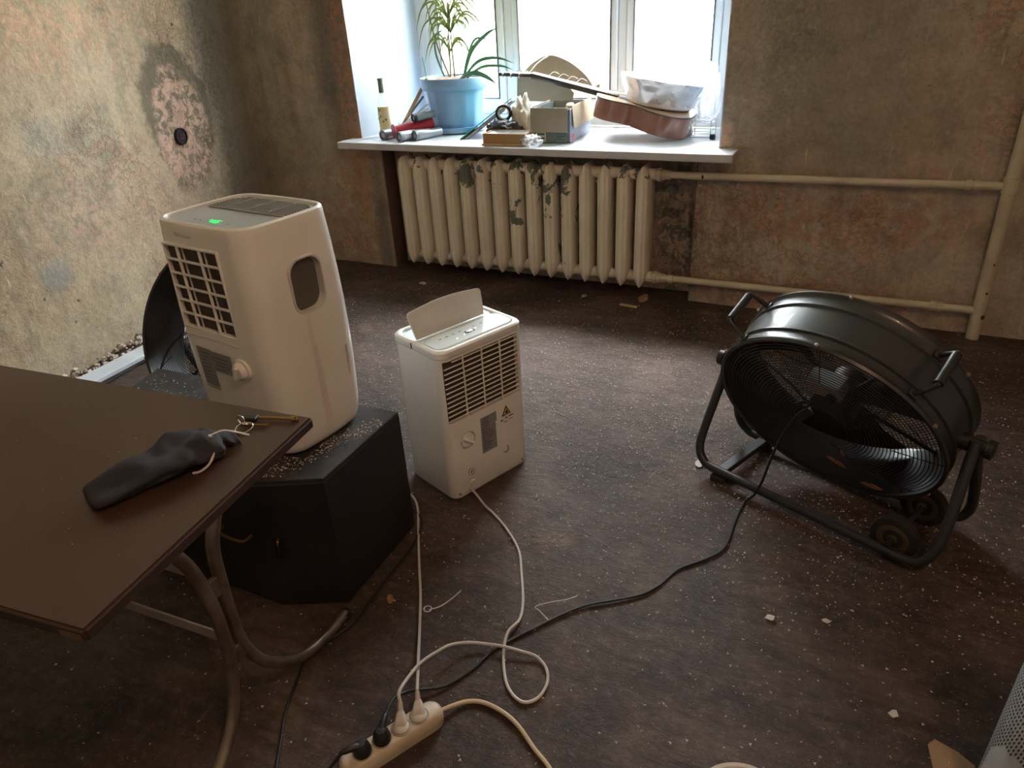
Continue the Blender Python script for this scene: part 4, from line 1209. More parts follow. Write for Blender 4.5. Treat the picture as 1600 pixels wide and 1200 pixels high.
m_ = MB(); m_.box((-1.085 + 1.45, 0.9425 - 1.09, 0.052), (0.14, 0.002, 0.003), RZ(math.degrees(az_))); m_.build('edge_strip', 'brass_dull', SPK)

# ------------------------------------------------------------------ table
TB = thing('folding_table', 'dark brown folding table with bent metal tube legs at the left edge', 'table', (-1.30, 0.53, 0))
TZ = 0.74
tt = [(-0.781, 0.7625), (-0.714, 0.2855), (-2.00, 0.125), (-2.06, 0.652)]
tl = [(x + 1.30, y - 0.53) for x, y in tt]
m_ = MB(); m_.prism(tl, 0.020, base=TZ - 0.020); top = m_.build('tabletop', 'table_brown', TB)
bm = bmesh.new(); bm.from_mesh(top.data); bmesh.ops.bevel(bm, geom=list(bm.edges), offset=0.003, segments=2, affect='EDGES'); bm.to_mesh(top.data); bm.free()
def edge_band(a, b, name, m):
    a, b = Vector((*a, TZ - 0.010)), Vector((*b, TZ - 0.010))
    d = (b - a).normalized()
    m_ = MB(); m_.bev((a + b) / 2 + Vector((d.y, -d.x, 0)) * 0.0005, ((b - a).length - 0.006, 0.0025, 0.0145), 0.001, rot=Matrix.Rotation(math.atan2(d.y, d.x), 3, 'Z')); return m_.build(name, m, top)
edge_band(tl[1], tl[0], 'edge_band', 'table_edge')
edge_band(tl[2], tl[1], 'edge_band', 'table_edge')
c0 = Vector((*tl[1], 0)); dd = (Vector((*tl[2], 0)) - c0).normalized()
m_ = MB(); m_.bev(c0 + dd * 0.022 + Vector((0, 0.0005, TZ - 0.0115)), (0.036, 0.005, 0.012), 0.002, rot=Matrix.Rotation(math.atan2(dd.y, dd.x), 3, 'Z')); m_.build('corner_highlight', 'table_edge_highlight', top)  # orange highlight of the warm light, painted as a strip on the corner
def legset(off):
    def L(pts): return [Vector((x + 1.30 + off, y - 0.53, z)) for x, y, z in pts]
    A = [(-0.975, 0.745, 0.716), (-0.968, 0.715, 0.66), (-0.958, 0.665, 0.58), (-0.953, 0.628, 0.51), (-0.952, 0.620, 0.431), (-0.951, 0.617, 0.345), (-0.953, 0.625, 0.25), (-0.959, 0.672, 0.148), (-0.971, 0.762, 0.062), (-0.986, 0.875, 0.022), (-0.996, 0.940, 0.014)]
    B = [(-0.925, 0.420, 0.716), (-0.931, 0.455, 0.665), (-0.940, 0.528, 0.585), (-0.945, 0.565, 0.512), (-0.947, 0.582, 0.430), (-0.947, 0.587, 0.342), (-0.947, 0.580, 0.240), (-0.944, 0.556, 0.155), (-0.938, 0.516, 0.100), (-0.930, 0.45, 0.050), (-0.920, 0.36, 0.018), (-0.912, 0.29, 0.014)]
    for P in (A, B):
        m_ = MB(); m_.tube(L(P), 0.0125, 12, smooth=5); lg = m_.build('leg', 'leg_metal', TB, smooth=True)
        e = L(P)[-1]
        m_ = MB(); m_.lathe([(0, 0.0), (0.015, 0.0), (0.015, 0.020), (0, 0.024)], 12, 'z', Matrix.Translation((e.x, e.y, 0.0))); m_.build('leg_cap', 'rubber', lg)
    for z0, z1 in ((0.405, 0.45), (0.235, 0.275)):
        m_ = MB(); m_.bev(L([(-0.9495, 0.602, (z0 + z1) / 2)])[0], (0.010, 0.040, z1 - z0), 0.004); m_.build('weld_plate', 'leg_metal', TB)
    m_ = MB(); m_.tube(L([(-0.952, 0.602, 0.255), (-0.945, 0.602, 0.255)]), 0.009, 8); m_.build('bolt', 'brass', TB)
legset(0.0)
legset(-0.88)
def bar(a, b, w, t, name):
    a, b = Vector(a) + Vector((1.30, -0.53, 0)), Vector(b) + Vector((1.30, -0.53, 0))
    d = (b - a)
    m_ = MB(); m_.bev((a + b) / 2, (d.length, t, w), 0.002, rot=d.to_track_quat('X', 'Z').to_matrix()); return m_.build(name, 'bar_metal', TB)
bar((-1.83, 0.555, 0.285), (-0.965, 0.604, 0.285), 0.026, 0.005, 'stretcher_bar')
bar((-1.83, 0.54, 0.47), (-0.965, 0.585, 0.47), 0.022, 0.005, 'stretcher_bar')
m_ = MB(); m_.lathe([(0.0, 0.690), (0.009, 0.692), (0.0125, 0.700), (0.0125, 0.708), (0.008, 0.716), (0.006, 0.7205)], 16, 'z', Matrix.Translation((-0.745 + 1.30 - 0.075, 0.283 - 0.53 + 0.012, 0))); m_.build('catch_knob', 'brass', TB, smooth=True)

# dark cloth pouch on the table
def pouch():
    vs, fs = [], []
    axis = [Vector((-0.925, 0.445, 0)), Vector((-0.895, 0.520, 0)), Vector((-0.880, 0.570, 0)), Vector((-0.865, 0.615, 0)), Vector((-0.859, 0.634, 0)), Vector((-0.848, 0.658, 0))]
    axis = catmull(axis, 5)
    n = len(axis)
    for i, c in enumerate(axis):
        t = i / (n - 1)
        d = (axis[min(i + 1, n - 1)] - axis[max(i - 1, 0)]).normalized()
        s = Vector((d.y, -d.x, 0))
        half = 0.030 + 0.022 * math.sin(PI * min(1, t * 1.25)) ** 0.8 if t < 0.8 else 0.022 + 0.012 * (t - .8) / .2
        if 0.72 < t < 0.86: half *= 0.72
        hgt = 0.014 + 0.026 * math.sin(PI * min(1, 0.12 + t * 0.92)) if t < 0.9 else 0.014
        K = 20
        for k in range(K):
            a = 2 * PI * k / K
            x = math.cos(a); z = math.sin(a)
            w = noise.noise(Vector((t * 6, x * 1.4, z * 1.4))) * 0.65 + noise.noise(Vector((t * 13, x * 3 + 5, z * 2))) * 0.40
            fold = 0.24 * math.sin(t * 8 + x * 5 + z * 2)
            rr = 1 + w + fold
            p = c + s * (x * half * (1 + 0.5 * w)) + Vector((0, 0, TZ + 0.002 + max(0.0, (hgt * 0.5) + z * hgt * 0.5 * rr)))
            vs.append(p)
    for i in range(n - 1):
        for k in range(20):
            k2 = (k + 1) % 20
            fs.append((i * 20 + k, i * 20 + k2, (i + 1) * 20 + k2, (i + 1) * 20 + k))
    fs.append(tuple(range(19, -1, -1))); fs.append(tuple((n - 1) * 20 + k for k in range(20)))
    m_ = MB(); m_.add(vs, fs)
    o = m_.build('cloth_pouch', 'fabric_dark', smooth=True)
    md = o.modifiers.new('sub', 'SUBSURF'); md.levels = 1; md.render_levels = 2
    tag(o, 'dark crumpled cloth pouch lying on the brown table', 'pouch')
pouch()
ct = thing('cable_tie', 'looped white plastic cable tie resting on the dark pouch', 'cable tie', (-0.838, 0.598, TZ))
CT = [(-0.878, 0.622, .020), (-0.868, 0.630, .040), (-0.858, 0.637, .043), (-0.846, 0.640, .037), (-0.834, 0.630, .028), (-0.832, 0.615, .012), (-0.838, 0.600, .004), (-0.847, 0.591, .003)]
m_ = MB(); m_.tube([(x + 0.845, y - 0.63, z) for x, y, z in CT], 0.0020, 6, smooth=5, flat=0.6); m_.build('strap', 'tie_white', ct, smooth=True)
m_ = MB(); m_.tube([(x + 0.845, y - 0.63, z) for x, y, z in ((-0.850, 0.640, .041), (-0.838, 0.655, .044), (-0.822, 0.664, .040), (-0.802, 0.672, .034))], 0.0018, 6, smooth=5, flat=0.6); m_.build('tail', 'tie_white', ct, smooth=True)
m_ = MB(); m_.bev((-0.004, 0.009, 0.040), (0.006, 0.006, 0.005), 0.001); m_.build('lock', 'tie_white', ct)
ky = thing('key_ring', 'steel key ring with a long brass safe key and a short key on the table', 'keys', (-0.862, 0.690, TZ))
def kl(pts): return [(x + 0.862, y - 0.690, z) for x, y, z in pts]
m_ = MB(); m_.tube(kl([(-0.862 + 0.0145 * math.cos(a) , 0.688 + 0.0145 * math.sin(a), 0.004 + 0.002 * math.sin(a)) for a in [k * PI / 12 for k in range(24)]]), 0.0013, 6, closed=True); m_.build('ring', 'chrome', ky, smooth=True)
m_ = MB(); m_.tube(kl([(-0.879 + 0.008 * math.cos(a), 0.700, 0.009 + 0.008 * math.sin(a)) for a in [k * PI / 8 for k in range(16)]]), 0.0011, 6, closed=True); m_.build('ring', 'chrome', ky, smooth=True)
ka, kb = Vector((-0.862, 0.722, 0.0045)), Vector((-0.793, 0.744, 0.0045))
kd = (kb - ka).normalized()
m_ = MB(); m_.tube(kl([ka, kb]), 0.0027, 8)
for q in range(3):
    m_.lathe([(0.0, 0), (0.0045, 0), (0.0045, 0.0035), (0.0, 0.0035)], 8, 'z', Matrix.Translation(kl([kb - kd * (0.013 - 0.0045 * q)])[0]) @ kd.to_track_quat('Z', 'Y').to_matrix().to_4x4())
m_.build('safe_key', 'brass', ky, smooth=True)
m_ = MB(); m_.bev(kl([(-0.873, 0.716, 0.005)])[0], (0.024, 0.016, 0.007), 0.003, rot=RZ(18)); m_.build('key_bow', 'black_plastic', ky)
m_ = MB(); m_.tube(kl([(-0.864, 0.699, 0.0035), (-0.832, 0.709, 0.0035)]), 0.0022, 8); m_.lathe([(0, 0), (0.003, 0), (0.003, 0.003), (0, 0.003)], 8, 'z', Matrix.Translation(kl([(-0.832, 0.709, 0.0025)])[0])); m_.build('short_key', 'brass', ky, smooth=True)
m_ = MB(); m_.bev(kl([(-0.868, 0.699, 0.004)])[0], (0.012, 0.010, 0.004), 0.0015, rot=RZ(15)); m_.build('key_bow', 'chrome', ky)

# ------------------------------------------------------------------ things on the window sill
SZ = 0.737
# bottle
bt = thing('bottle', 'clear glass bottle with a fruit label at the left end of the sill', 'bottle', (-2.445, 3.395, SZ))
m_ = MB(); m_.lathe([(0.0, 0.0), (0.030, 0.0), (0.033, 0.004), (0.033, 0.165), (0.030, 0.185), (0.018, 0.205), (0.0125, 0.222), (0.0125, 0.284), (0.0, 0.284)], 28); m_.build('glass', 'bottle_glass', bt, smooth=True)
m_ = MB(); m_.lathe([(0.0338, 0.030), (0.0338, 0.155)], 28); m_.v = [p for p in m_.v]; lab = m_.build('paper_label', 'bottle_label', bt, smooth=True)
m_ = MB()
random.seed(8)
for k in range(9):
    a = R(-90 + random.uniform(-45, 45)); z = random.uniform(0.075, 0.145); s = random.uniform(0.004, 0.010)
    m_.lathe([(0, 0), (s, 0.0004), (0, 0.001)], 6, 'x', Matrix.Translation((0.034 * math.cos(a), 0.034 * math.sin(a), z)) @ Matrix.Rotation(a, 4, 'Z'))
m_.build('label_motif', 'label_motif', lab)
m_ = MB(); m_.lathe([(0.0145, 0.225), (0.0145, 0.286), (0.016, 0.287), (0.016, 0.298), (0.0, 0.299)], 20); m_.build('capsule', 'bottle_cap', bt, smooth=True)

# flower pot
PX, PY = -2.105, 3.61
pot = thing('flower_pot', 'large pale blue plastic pot with a spiky dracaena on the sill', 'plant pot', (PX, PY, SZ))
pot.scale = (0.93, 0.93, 1.13)
n = 48
rings = []
for z, r in ((0.012, 0.135), (0.02, 0.140), (0.10, 0.155), (0.195, 0.171)):
    rings.append([Vector(((r + (0.0035 if (k % 4) else -0.003)) * math.cos(2 * PI * k / n), (r + (0.0035 if (k % 4) else -0.003)) * math.sin(2 * PI * k / n), z)) for k in range(n)])
for z, r in ((0.197, 0.192), (0.205, 0.198), (0.245, 0.203), (0.251, 0.200), (0.250, 0.190), (0.225, 0.185), (0.222, 0.0)):
    rings.append([Vector((max(r, 1e-4) * math.cos(2 * PI * k / n), max(r, 1e-4) * math.sin(2 * PI * k / n), z)) for k in range(n)])
m_ = MB(); m_.loft(rings); m_.build('pot', 'pot_blue', pot, smooth=True)
m_ = MB(); m_.lathe([(0.0, 0.0), (0.150, 0.0), (0.165, 0.006), (0.172, 0.030), (0.168, 0.031), (0.160, 0.012), (0.0, 0.010)], 40); m_.build('saucer', 'pot_blue', pot, smooth=True)
m_ = MB(); m_.lathe([(0.0, 0.246), (0.06, 0.250), (0.12, 0.238), (0.186, 0.232)], 30)
m_.v = [p + Vector((0, 0, noise.noise(p * 40) * 0.010)) for p in m_.v]
m_.build('soil', 'soil', pot, smooth=True)
random.seed(21)
def leaf(pts, w, m, nm='leaf'):
    P = catmull([Vector(p) for p in pts], 5)
    vs, fs = [], []
    N = len(P)
    for i, p in enumerate(P):
        t = i / (N - 1)
        d = (P[min(i + 1, N - 1)] - P[max(i - 1, 0)]).normalized()
        side = d.cross(Vector((0.3, -1, 0.2)))
        side = side.normalized() if side.length > 1e-4 else Vector((1, 0, 0))
        up_ = side.cross(d).normalized()
        ww = w * (0.35 + 0.65 * math.sin(PI * min(1, 0.15 + 0.85 * t))) * (1 - t ** 6)
        vs += [p - side * ww, p + up_ * ww * 0.35, p + side * ww, p + up_ * (ww * 0.35 - 0.0008)]
    for i in range(N - 1):
        a, b_ = i * 4, (i + 1) * 4
        fs += [(a, a + 1, b_ + 1, b_), (a + 1, a + 2, b_ + 2, b_ + 1), (a + 2, a + 3, b_ + 3, b_ + 2), (a + 3, a, b_, b_ + 3)]
    m_ = MB(); m_.add(vs, fs); return m_.build(nm, m, pot, smooth=True, fix=False)
stems = [((0.005, 0.0, 0.23), (0.0, 0.0, 0.45), (0.002, 0.0, 0.62)), ((-0.03, 0.01, 0.23), (-0.02, 0.01, 0.40), (-0.015, 0.0, 0.50)), ((-0.02, -0.01, 0.24), (-0.10, 0.0, 0.40), (-0.155, 0.0, 0.62))]
for st_ in stems:
    m_ = MB(); m_.tube(st_, 0.0055, 8, smooth=6, taper=lambda s: 1 - 0.5 * s); m_.build('stem', 'stem_brown', pot, smooth=True)
for (bx, bz, cnt, ln) in ((0.002, 0.62, 16, 0.22), (-0.012, 0.50, 20, 0.20), (0.002, 0.44, 20, 0.20), (-0.01, 0.36, 12, 0.16)):
    for k in range(cnt):
        a = 2 * PI * k / cnt + random.uniform(-.3, .3)
        L_ = ln * random.uniform(0.7, 1.15)
        up_ = random.uniform(0.05, 0.75)
        dx, dy = math.cos(a), math.sin(a) * 0.75
        leaf([(bx, 0, bz), (bx + dx * L_ * 0.38, dy * L_ * 0.38, bz + L_ * (0.25 + 0.28 * up_)), (bx + dx * L_ * 0.75, dy * L_ * 0.75, bz + L_ * (0.10 + 0.25 * up_)), (bx + dx * L_ * 0.95, dy * L_ * 0.95, bz - L_ * (0.42 - 0.5 * up_))], 0.0042, 'leaf_green')
for (pts, w) in (([(0.08, -0.03, 0.24), (0.15, -0.04, 0.36), (0.26, -0.05, 0.43), (0.33, -0.05, 0.452)], 0.010), ([(0.08, -0.04, 0.24), (0.19, -0.05, 0.315), (0.31, -0.05, 0.33), (0.42, -0.05, 0.305)], 0.008),
                 ([(0.09, -0.02, 0.24), (0.20, -0.03, 0.29), (0.32, -0.03, 0.295), (0.40, -0.02, 0.275)], 0.007), ([(0.08, -0.06, 0.24), (0.18, -0.08, 0.275), (0.28, -0.08, 0.245), (0.33, -0.08, 0.20)], 0.007),
                 ([(0.07, -0.07, 0.24), (0.16, -0.10, 0.27), (0.25, -0.10, 0.255), (0.31, -0.09, 0.225)], 0.006), ([(0.06, 0.0, 0.24), (0.10, 0.0, 0.33), (0.16, 0.0, 0.41), (0.26, 0.0, 0.40)], 0.007),
                 ([(-0.06, 0.0, 0.24), (-0.11, 0.0, 0.35), (-0.10, 0.0, 0.43), (-0.03, 0.0, 0.455)], 0.006)):
    leaf(pts, w, 'leaf_teal')
m_ = MB(); m_.lathe([(0.0, -0.012), (0.010, -0.008), (0.012, 0.0), (0.010, 0.008), (0.0, 0.012)], 12, 'z', Matrix.Translation((-0.085, -0.168, 0.249))); lm = m_.build('plant_clip', 'lime', pot, smooth=True)
m_ = MB(); m_.tube([(-0.085, -0.168, 0.25), (-0.105, -0.15, 0.31), (-0.118, -0.14, 0.345)], 0.0028, 6); m_.build('clip_stick', 'teal_glass', lm)

# tubes and sticks beside the pot
def tube_thing(name, label, a, b, r, m, group, ring='black_plastic'):
    a, b = Vector(a), Vector(b)
    t = thing(name, label, 'tube', a, 0, group)
    d = b - a
    M = d.to_track_quat('Z', 'Y').to_matrix().to_4x4()
    L_ = d.length
    m_ = MB(); m_.lathe([(r * .55, 0.012), (r * .8, 0.002), (r, 0.012), (r, L_ * .55), (r * .86, L_ * .56), (r * .86, L_), (0.0, L_)], 20, 'z', M); m_.build('shaft', m, t, smooth=True)
    m_ = MB(); m_.lathe([(r * 1.0, 0.014), (r * 1.06, 0.013), (r * 1.06, -0.004), (r * .95, -0.006), (r * .70, -0.005), (r * .66, 0.010), (r * 1.0, 0.010)], 20, 'z', M); m_.build('end_ring', ring, t, smooth=True)
    m_ = MB(); m_.lathe([(0.0, 0.006), (r * .45, 0.006), (r * .5, -0.001), (r * .3, -0.002), (0.0, 0.001)], 16, 'z', M); m_.build('end_plug', 'silver_tube', t, smooth=True)
tube_thing('chrome_tube', 'chrome tube end farthest left, beside the bottle', (-2.375, 3.262, SZ + 0.026), (-2.33, 3.46, SZ + 0.028), 0.026, 'silver_tube', 'chrome tubes on the sill', 'grey_tube')
tube_thing('chrome_tube', 'chrome tube end nearest the sill edge, under the red tube', (-2.243, 3.222, SZ + 0.026), (-2.185, 3.40, SZ + 0.026), 0.026, 'silver_tube', 'chrome tubes on the sill', 'grey_tube')
tube_thing('chrome_tube', 'chrome tube end nearest the blue pot', (-2.178, 3.272, SZ + 0.026), (-2.115, 3.43, SZ + 0.026), 0.026, 'silver_tube', 'chrome tubes on the sill', 'grey_tube')
tube_thing('grey_tube', 'dark grey tube lying on top of the red tube', (-2.215, 3.335, SZ + 0.105), (-2.15, 3.44, SZ + 0.115), 0.022, 'grey_tube', None)
rt = thing('red_tube', 'red metal tube with a flat red disc end among the chrome tubes', 'tube', (-2.31, 3.275, SZ))
d = Vector((0.14, 0.17, 0.015)); M = Matrix.Translation((0, 0, 0.045)) @ d.to_track_quat('Z', 'Y').to_matrix().to_4x4()
m_ = MB(); m_.lathe([(0.026, 0.0), (0.028, 0.04), (0.034, 0.08), (0.036, d.length), (0.0, d.length)], 18, 'z', M); m_.build('shaft', 'red_metal', rt, smooth=True)
m_ = MB(); m_.lathe([(0.0, -0.006), (0.036, -0.005), (0.038, 0.0), (0.036, 0.004), (0.0, 0.004)], 24, 'z', M); m_.build('disc', 'red_metal', rt, smooth=True)
def stick(name, label, a, b, w, h, m, cat='stick', group=None):
    a, b = Vector(a), Vector(b)
    d = b - a
    m_ = MB(); m_.bev((0, 0, 0), (d.length, w, h), min(w, h) * 0.25, rot=d.to_track_quat('X', 'Z').to_matrix())
    m_.v = [p + (b - a) / 2 for p in m_.v]
    o = m_.build(name, m); o.location = a
    tag(o, label, cat, group); return o
stick('wooden_stick', 'pale wooden stick leaning steeply against the pot rim', (-2.40, 3.48, SZ + 0.03), (-2.265, 3.53, SZ + 0.235), 0.020, 0.018, 'wood_pale')
stick('wooden_lath', 'cream lath lying across the tube bundle, topmost of the laths', (-2.39, 3.44, SZ + 0.035), (-2.22, 3.50, SZ + 0.155), 0.020, 0.008, 'paper_white', group='laths beside the pot')
stick('wooden_lath', 'cream lath in the middle of the bundle behind the red tube', (-2.385, 3.42, SZ + 0.030), (-2.21, 3.485, SZ + 0.135), 0.018, 0.007, 'paper_white', group='laths beside the pot')
stick('wooden_lath', 'brown lath lowest of the bundle behind the red tube', (-2.385, 3.40, SZ + 0.024), (-2.205, 3.47, SZ + 0.115), 0.018, 0.007, 'wood_pale', group='laths beside the pot')
stick('grey_rod', 'thin grey rod leaning beside the wooden stick', (-2.42, 3.46, SZ + 0.012), (-2.27, 3.54, SZ + 0.19), 0.014, 0.012, 'grey_tube', 'rod')
wc = MB()
random.seed(2)
P = [Vector((-2.40 + random.uniform(-.035, .035), 3.47 + random.uniform(-.03, .03), SZ + random.uniform(.01, .07))) for k in range(12)]
P[0].z = SZ + 0.004
wc.tube(P, 0.0018, 6, smooth=6)
o = wc.build('wire_tangle', 'wire_steel', smooth=True); tag(o, 'tangled pale wire between bottle and laths', 'wire')

# teal sheet and papers leaning, black bag and roll
gp = thing('glass_sheet', 'thin teal-edged glass sheet leaning right of the pot', 'glass sheet', (-1.94, 3.34, SZ))
a, b = Vector((0, 0, 0.004)), Vector((0.235, 0.15, 0.185))
def lean(off, thick, m, nm, wid=0.20, ln=1.0):
    d = (b - a) * ln
    sx = d.normalized(); sy = Vector((-0.30, 0.95, 0)).normalized(); sy = (sy - sx * sy.dot(sx)).normalized(); nz = sx.cross(sy)
    rot = Matrix((sx, sy, nz)).transposed()
    m_ = MB(); m_.bev(a + d / 2 + sy * wid / 2 - nz * off, (d.length, wid, thick), 0.001, rot=rot); return m_.build(nm, m, gp)
lean(0.0, 0.005, 'teal_glass', 'sheet')
pp = thing('paper_stack', 'grey papers and card leaning under the teal glass sheet', 'papers', (-1.93, 3.345, SZ))
for k, (off, m, ln) in enumerate(((0.008, 'grey_tube', 0.97), (0.013, 'paper_white', 1.05), (0.018, 'cardboard', 1.0), (0.022, 'box_print_blue', 0.80))):
    d = (b - a) * ln
    sx = d.normalized(); sy = Vector((-0.30, 0.95, 0)).normalized(); sy = (sy - sx * sy.dot(sx)).normalized(); nz = sx.cross(sy)
    m_ = MB(); m_.bev(a + d / 2 + sy * 0.095 - nz * (off - 0.002), (d.length, 0.19, 0.0035), 0.0008, rot=Matrix((sx, sy, nz)).transposed()); m_.build('sheet', m, pp)
def lump(name, label, cat, loc, s, m, seed, amp=0.35, sc=3.0):
    bm = bmesh.new(); bmesh.ops.create_icosphere(bm, subdivisions=4, radius=1.0)
    for v in bm.verts:
        q = v.co.copy()
        k = 1 + amp * noise.noise(q * sc + Vector((seed, 0, 0))) + amp * 0.5 * noise.noise(q * sc * 2.6 + Vector((0, seed, 0)))
        v.co = Vector((q.x * s[0] * k, q.y * s[1] * k, q.z * s[2] * k))
        if v.co.z < -s[2] * 0.7: v.co.z = -s[2] * 0.7
    me = bpy.data.meshes.new(name); bm.to_mesh(me); bm.free()
    o = link_mesh(name, me, m, None, True); o.location = (loc[0], loc[1], loc[2] + s[2] * 0.7); tag(o, label, cat); return o
lump('plastic_bag', 'crumpled black plastic bag behind the orange box', 'bag', (-1.70, 3.38, SZ + 0.001), (0.10, 0.07, 0.055), 'black_bag', 3.1)
rl = thing('tape_roll', 'black tape roll standing between the papers and the cardboard box', 'tape', (-1.715, 3.415, SZ + 0.085), R(20))
m_ = MB(); m_.lathe([(0.040, -0.02), (0.042, -0.018), (0.042, 0.018), (0.040, 0.02), (0.031, 0.02), (0.030, 0.018), (0.030, -0.018), (0.031, -0.02)], 28, 'y', Matrix.Translation((0, 0, 0.040)), closed=True); m_.build('tape', 'black_plastic', rl, smooth=True)
m_ = MB(); m_.lathe([(0.0305, -0.019), (0.0305, 0.019), (0.027, 0.019), (0.027, -0.019)], 28, 'y', Matrix.Translation((0, 0, 0.040)), closed=True); m_.build('core', 'cardboard', rl, smooth=True)
lump('crumpled_paper', 'crumpled white paper sack left of the cardboard box', 'paper', (-1.62, 3.44, SZ + 0.001), (0.055, 0.05, 0.115), 'paper_white', 7.7, 0.4, 2.4)
ob = thing('small_box', 'flat orange-brown open box at the front edge of the sill', 'box', (-1.620, 3.262, SZ), R(3))
for (c, s, nm) in (((0, -0.055, 0.030), (0.225, 0.004, 0.056), 'front_panel'), ((0, 0.055, 0.030), (0.225, 0.004, 0.056), 'back_panel'), ((-0.112, 0, 0.030), (0.004, 0.11, 0.056), 'side_panel'), ((0.112, 0, 0.030), (0.004, 0.11, 0.056), 'side_panel'), ((0, 0, 0.003), (0.225, 0.11, 0.004), 'base_panel')):
    m_ = MB(); m_.bev(c, s, 0.001); m_.build(nm, 'orange_box', ob)
m_ = MB(); m_.bev((0.01, 0.0, 0.006), (0.255, 0.135, 0.010), 0.002); m_.build('tray', 'wood_pale', ob)
m_ = MB(); m_.bev((0, 0.0, 0.050), (0.20, 0.09, 0.012), 0.003); m_.build('dark_insert', 'black_bag', ob)
lump('crumpled_film', 'crumpled clear plastic film at the right end of the small box', 'plastic film', (-1.475, 3.215, SZ + 0.002), (0.05, 0.032, 0.030), 'clear_film', 5.5, 0.5, 3.5)

# cardboard box with open flaps
cb = thing('cardboard_box', 'open printed cardboard box with folded-down flaps in the middle of the sill', 'box', (-1.425, 3.49, SZ), R(4))
cw, cdp, ch = 0.195, 0.35, 0.155
for (c, s, nm, m) in (((0, -cdp / 2, ch / 2 + 0.002), (cw, 0.004, ch), 'front_panel', 'box_print'), ((0, cdp / 2, ch / 2 + 0.002), (cw, 0.004, ch), 'back_panel', 'cardboard'), ((-cw / 2, 0, ch / 2 + 0.002), (0.004, cdp, ch), 'side_panel', 'box_print'), ((cw / 2, 0, ch / 2 + 0.002), (0.004, cdp, ch), 'side_panel', 'box_print_blue'), ((0, 0, 0.004), (cw, cdp, 0.004), 'base_panel', 'cardboard')):
    m_ = MB(); m_.bev(c, s, 0.001); m_.build(nm, m, cb)
m_ = MB(); m_.bev((-0.006, -cdp / 2 - 0.010, 0.108), (0.190, 0.003, 0.112), 0.001, rot=RX(-4)); m_.build('flap', 'cardboard', cb)
m_ = MB(); m_.bev((cw / 2 + 0.010, 0.01, 0.118), (0.003, 0.33, 0.105), 0.001, rot=RY(-7)); m_.build('flap', 'cardboard_tan', cb)
m_ = MB(); m_.bev((-cw / 2 - 0.008, -0.02, 0.13), (0.003, 0.26, 0.075), 0.001, rot=RY(9)); m_.build('flap', 'cardboard', cb)
m_ = MB(); m_.bev((-0.052, -cdp / 2 - 0.0026, 0.030), (0.052, 0.001, 0.048), 0.0004); pl = m_.build('printed_panel', 'print_pale', cb)
m_ = MB()
for z in (0.042, 0.024):
    m_.box((-0.052, -cdp / 2 - 0.0034, z), (0.040, 0.0006, 0.008))
for k in range(3):
    m_.box((0.055, -cdp / 2 - 0.0024, 0.045 - 0.012 * k), (0.05 - 0.008 * k, 0.0006, 0.003))
m_.build('print', 'label_ink', pl)
m_ = MB(); m_.bev((cw / 2 + 0.0024, -0.13, 0.022), (0.001, 0.045, 0.030), 0.0004); m_.build('printed_panel', 'print_red', cb)
for k, (x, y, z, r, m) in enumerate(((0.03, -0.09, 0.135, 0.020, 'nickel'), (-0.02, -0.06, 0.13, 0.022, 'grey_tube'), (0.055, -0.02, 0.150, 0.024, 'wood_pale'), (-0.05, 0.02, 0.125, 0.02, 'black_bag'))):
    m_ = MB(); m_.lathe([(0, -0.05), (r, -0.048), (r, 0.03), (r * .8, 0.045), (0, 0.05)], 14, 'z', Matrix.Translation((x, y, z - 0.03)) @ Matrix.Rotation(0.6 * (k - 1.5), 4, 'X')); m_.build('content', m, cb, smooth=True)

# guitar: local x runs from the tail to the headstock
gt = thing('acoustic_guitar', 'reddish-brown acoustic guitar lying face up, its neck propped on the cardboard box', 'guitar', (-0.80, 3.585, SZ))
GM = Matrix.Rotation(R(183), 4, 'Z') @ Matrix.Rotation(R(-13.0), 4, 'Y')
out = []
prof = [(0.0, 0.0), (0.004, 0.075), (0.03, 0.138), (0.08, 0.175), (0.14, 0.182), (0.20, 0.162), (0.25, 0.132), (0.29, 0.120), (0.33, 0.124), (0.38, 0.136), (0.43, 0.130), (0.465, 0.098), (0.48, 0.05), (0.482, 0.0)]
up_ = catmull([Vector((x, y, 0)) for x, y in prof], 4)
ring2 = [(p.x, p.y) for p in up_] + [(p.x, -p.y) for p in up_[-2:0:-1]]
def gput(m_, nm, m, parent=gt, smooth=True):
    m_.v = [GM @ p for p in m_.v]; return m_.build(nm, m, parent, smooth=smooth)
m_ = MB(); m_.loft([[Vector((x, y, z)) for x, y in ring2] for z in (0.004, 0.098)]); bodyg = gput(m_, 'body', 'guitar_side')
m_ = MB(); m_.loft([[Vector((0.241 + (x - 0.241) * s, y * s, z)) for x, y in ring2] for z, s in ((0.0985, 0.992), (0.1005, 0.985))]); tp = gput(m_, 'soundboard', 'guitar_top')
m_ = MB(); m_.loft([[Vector((0.241 + (x - 0.241) * s, y * s, z)) for x, y in ring2] for z, s in ((0.094, 1.008), (0.1005, 1.010), (0.1012, 0.992), (0.0985, 0.988))], cap=False); gput(m_, 'binding', 'guitar_dark', bodyg)
m_ = MB(); m_.lathe([(0.0, 0.1008), (0.048, 0.1008), (0.05, 0.1014), (0.0, 0.1014)], 28, 'z', Matrix.Translation((0.335, 0, 0))); gput(m_, 'sound_hole', 'guitar_dark', tp)
m_ = MB(); m_.bev((0.15, 0, 0.106), (0.028, 0.17, 0.010), 0.003); gput(m_, 'bridge', 'guitar_dark', tp)
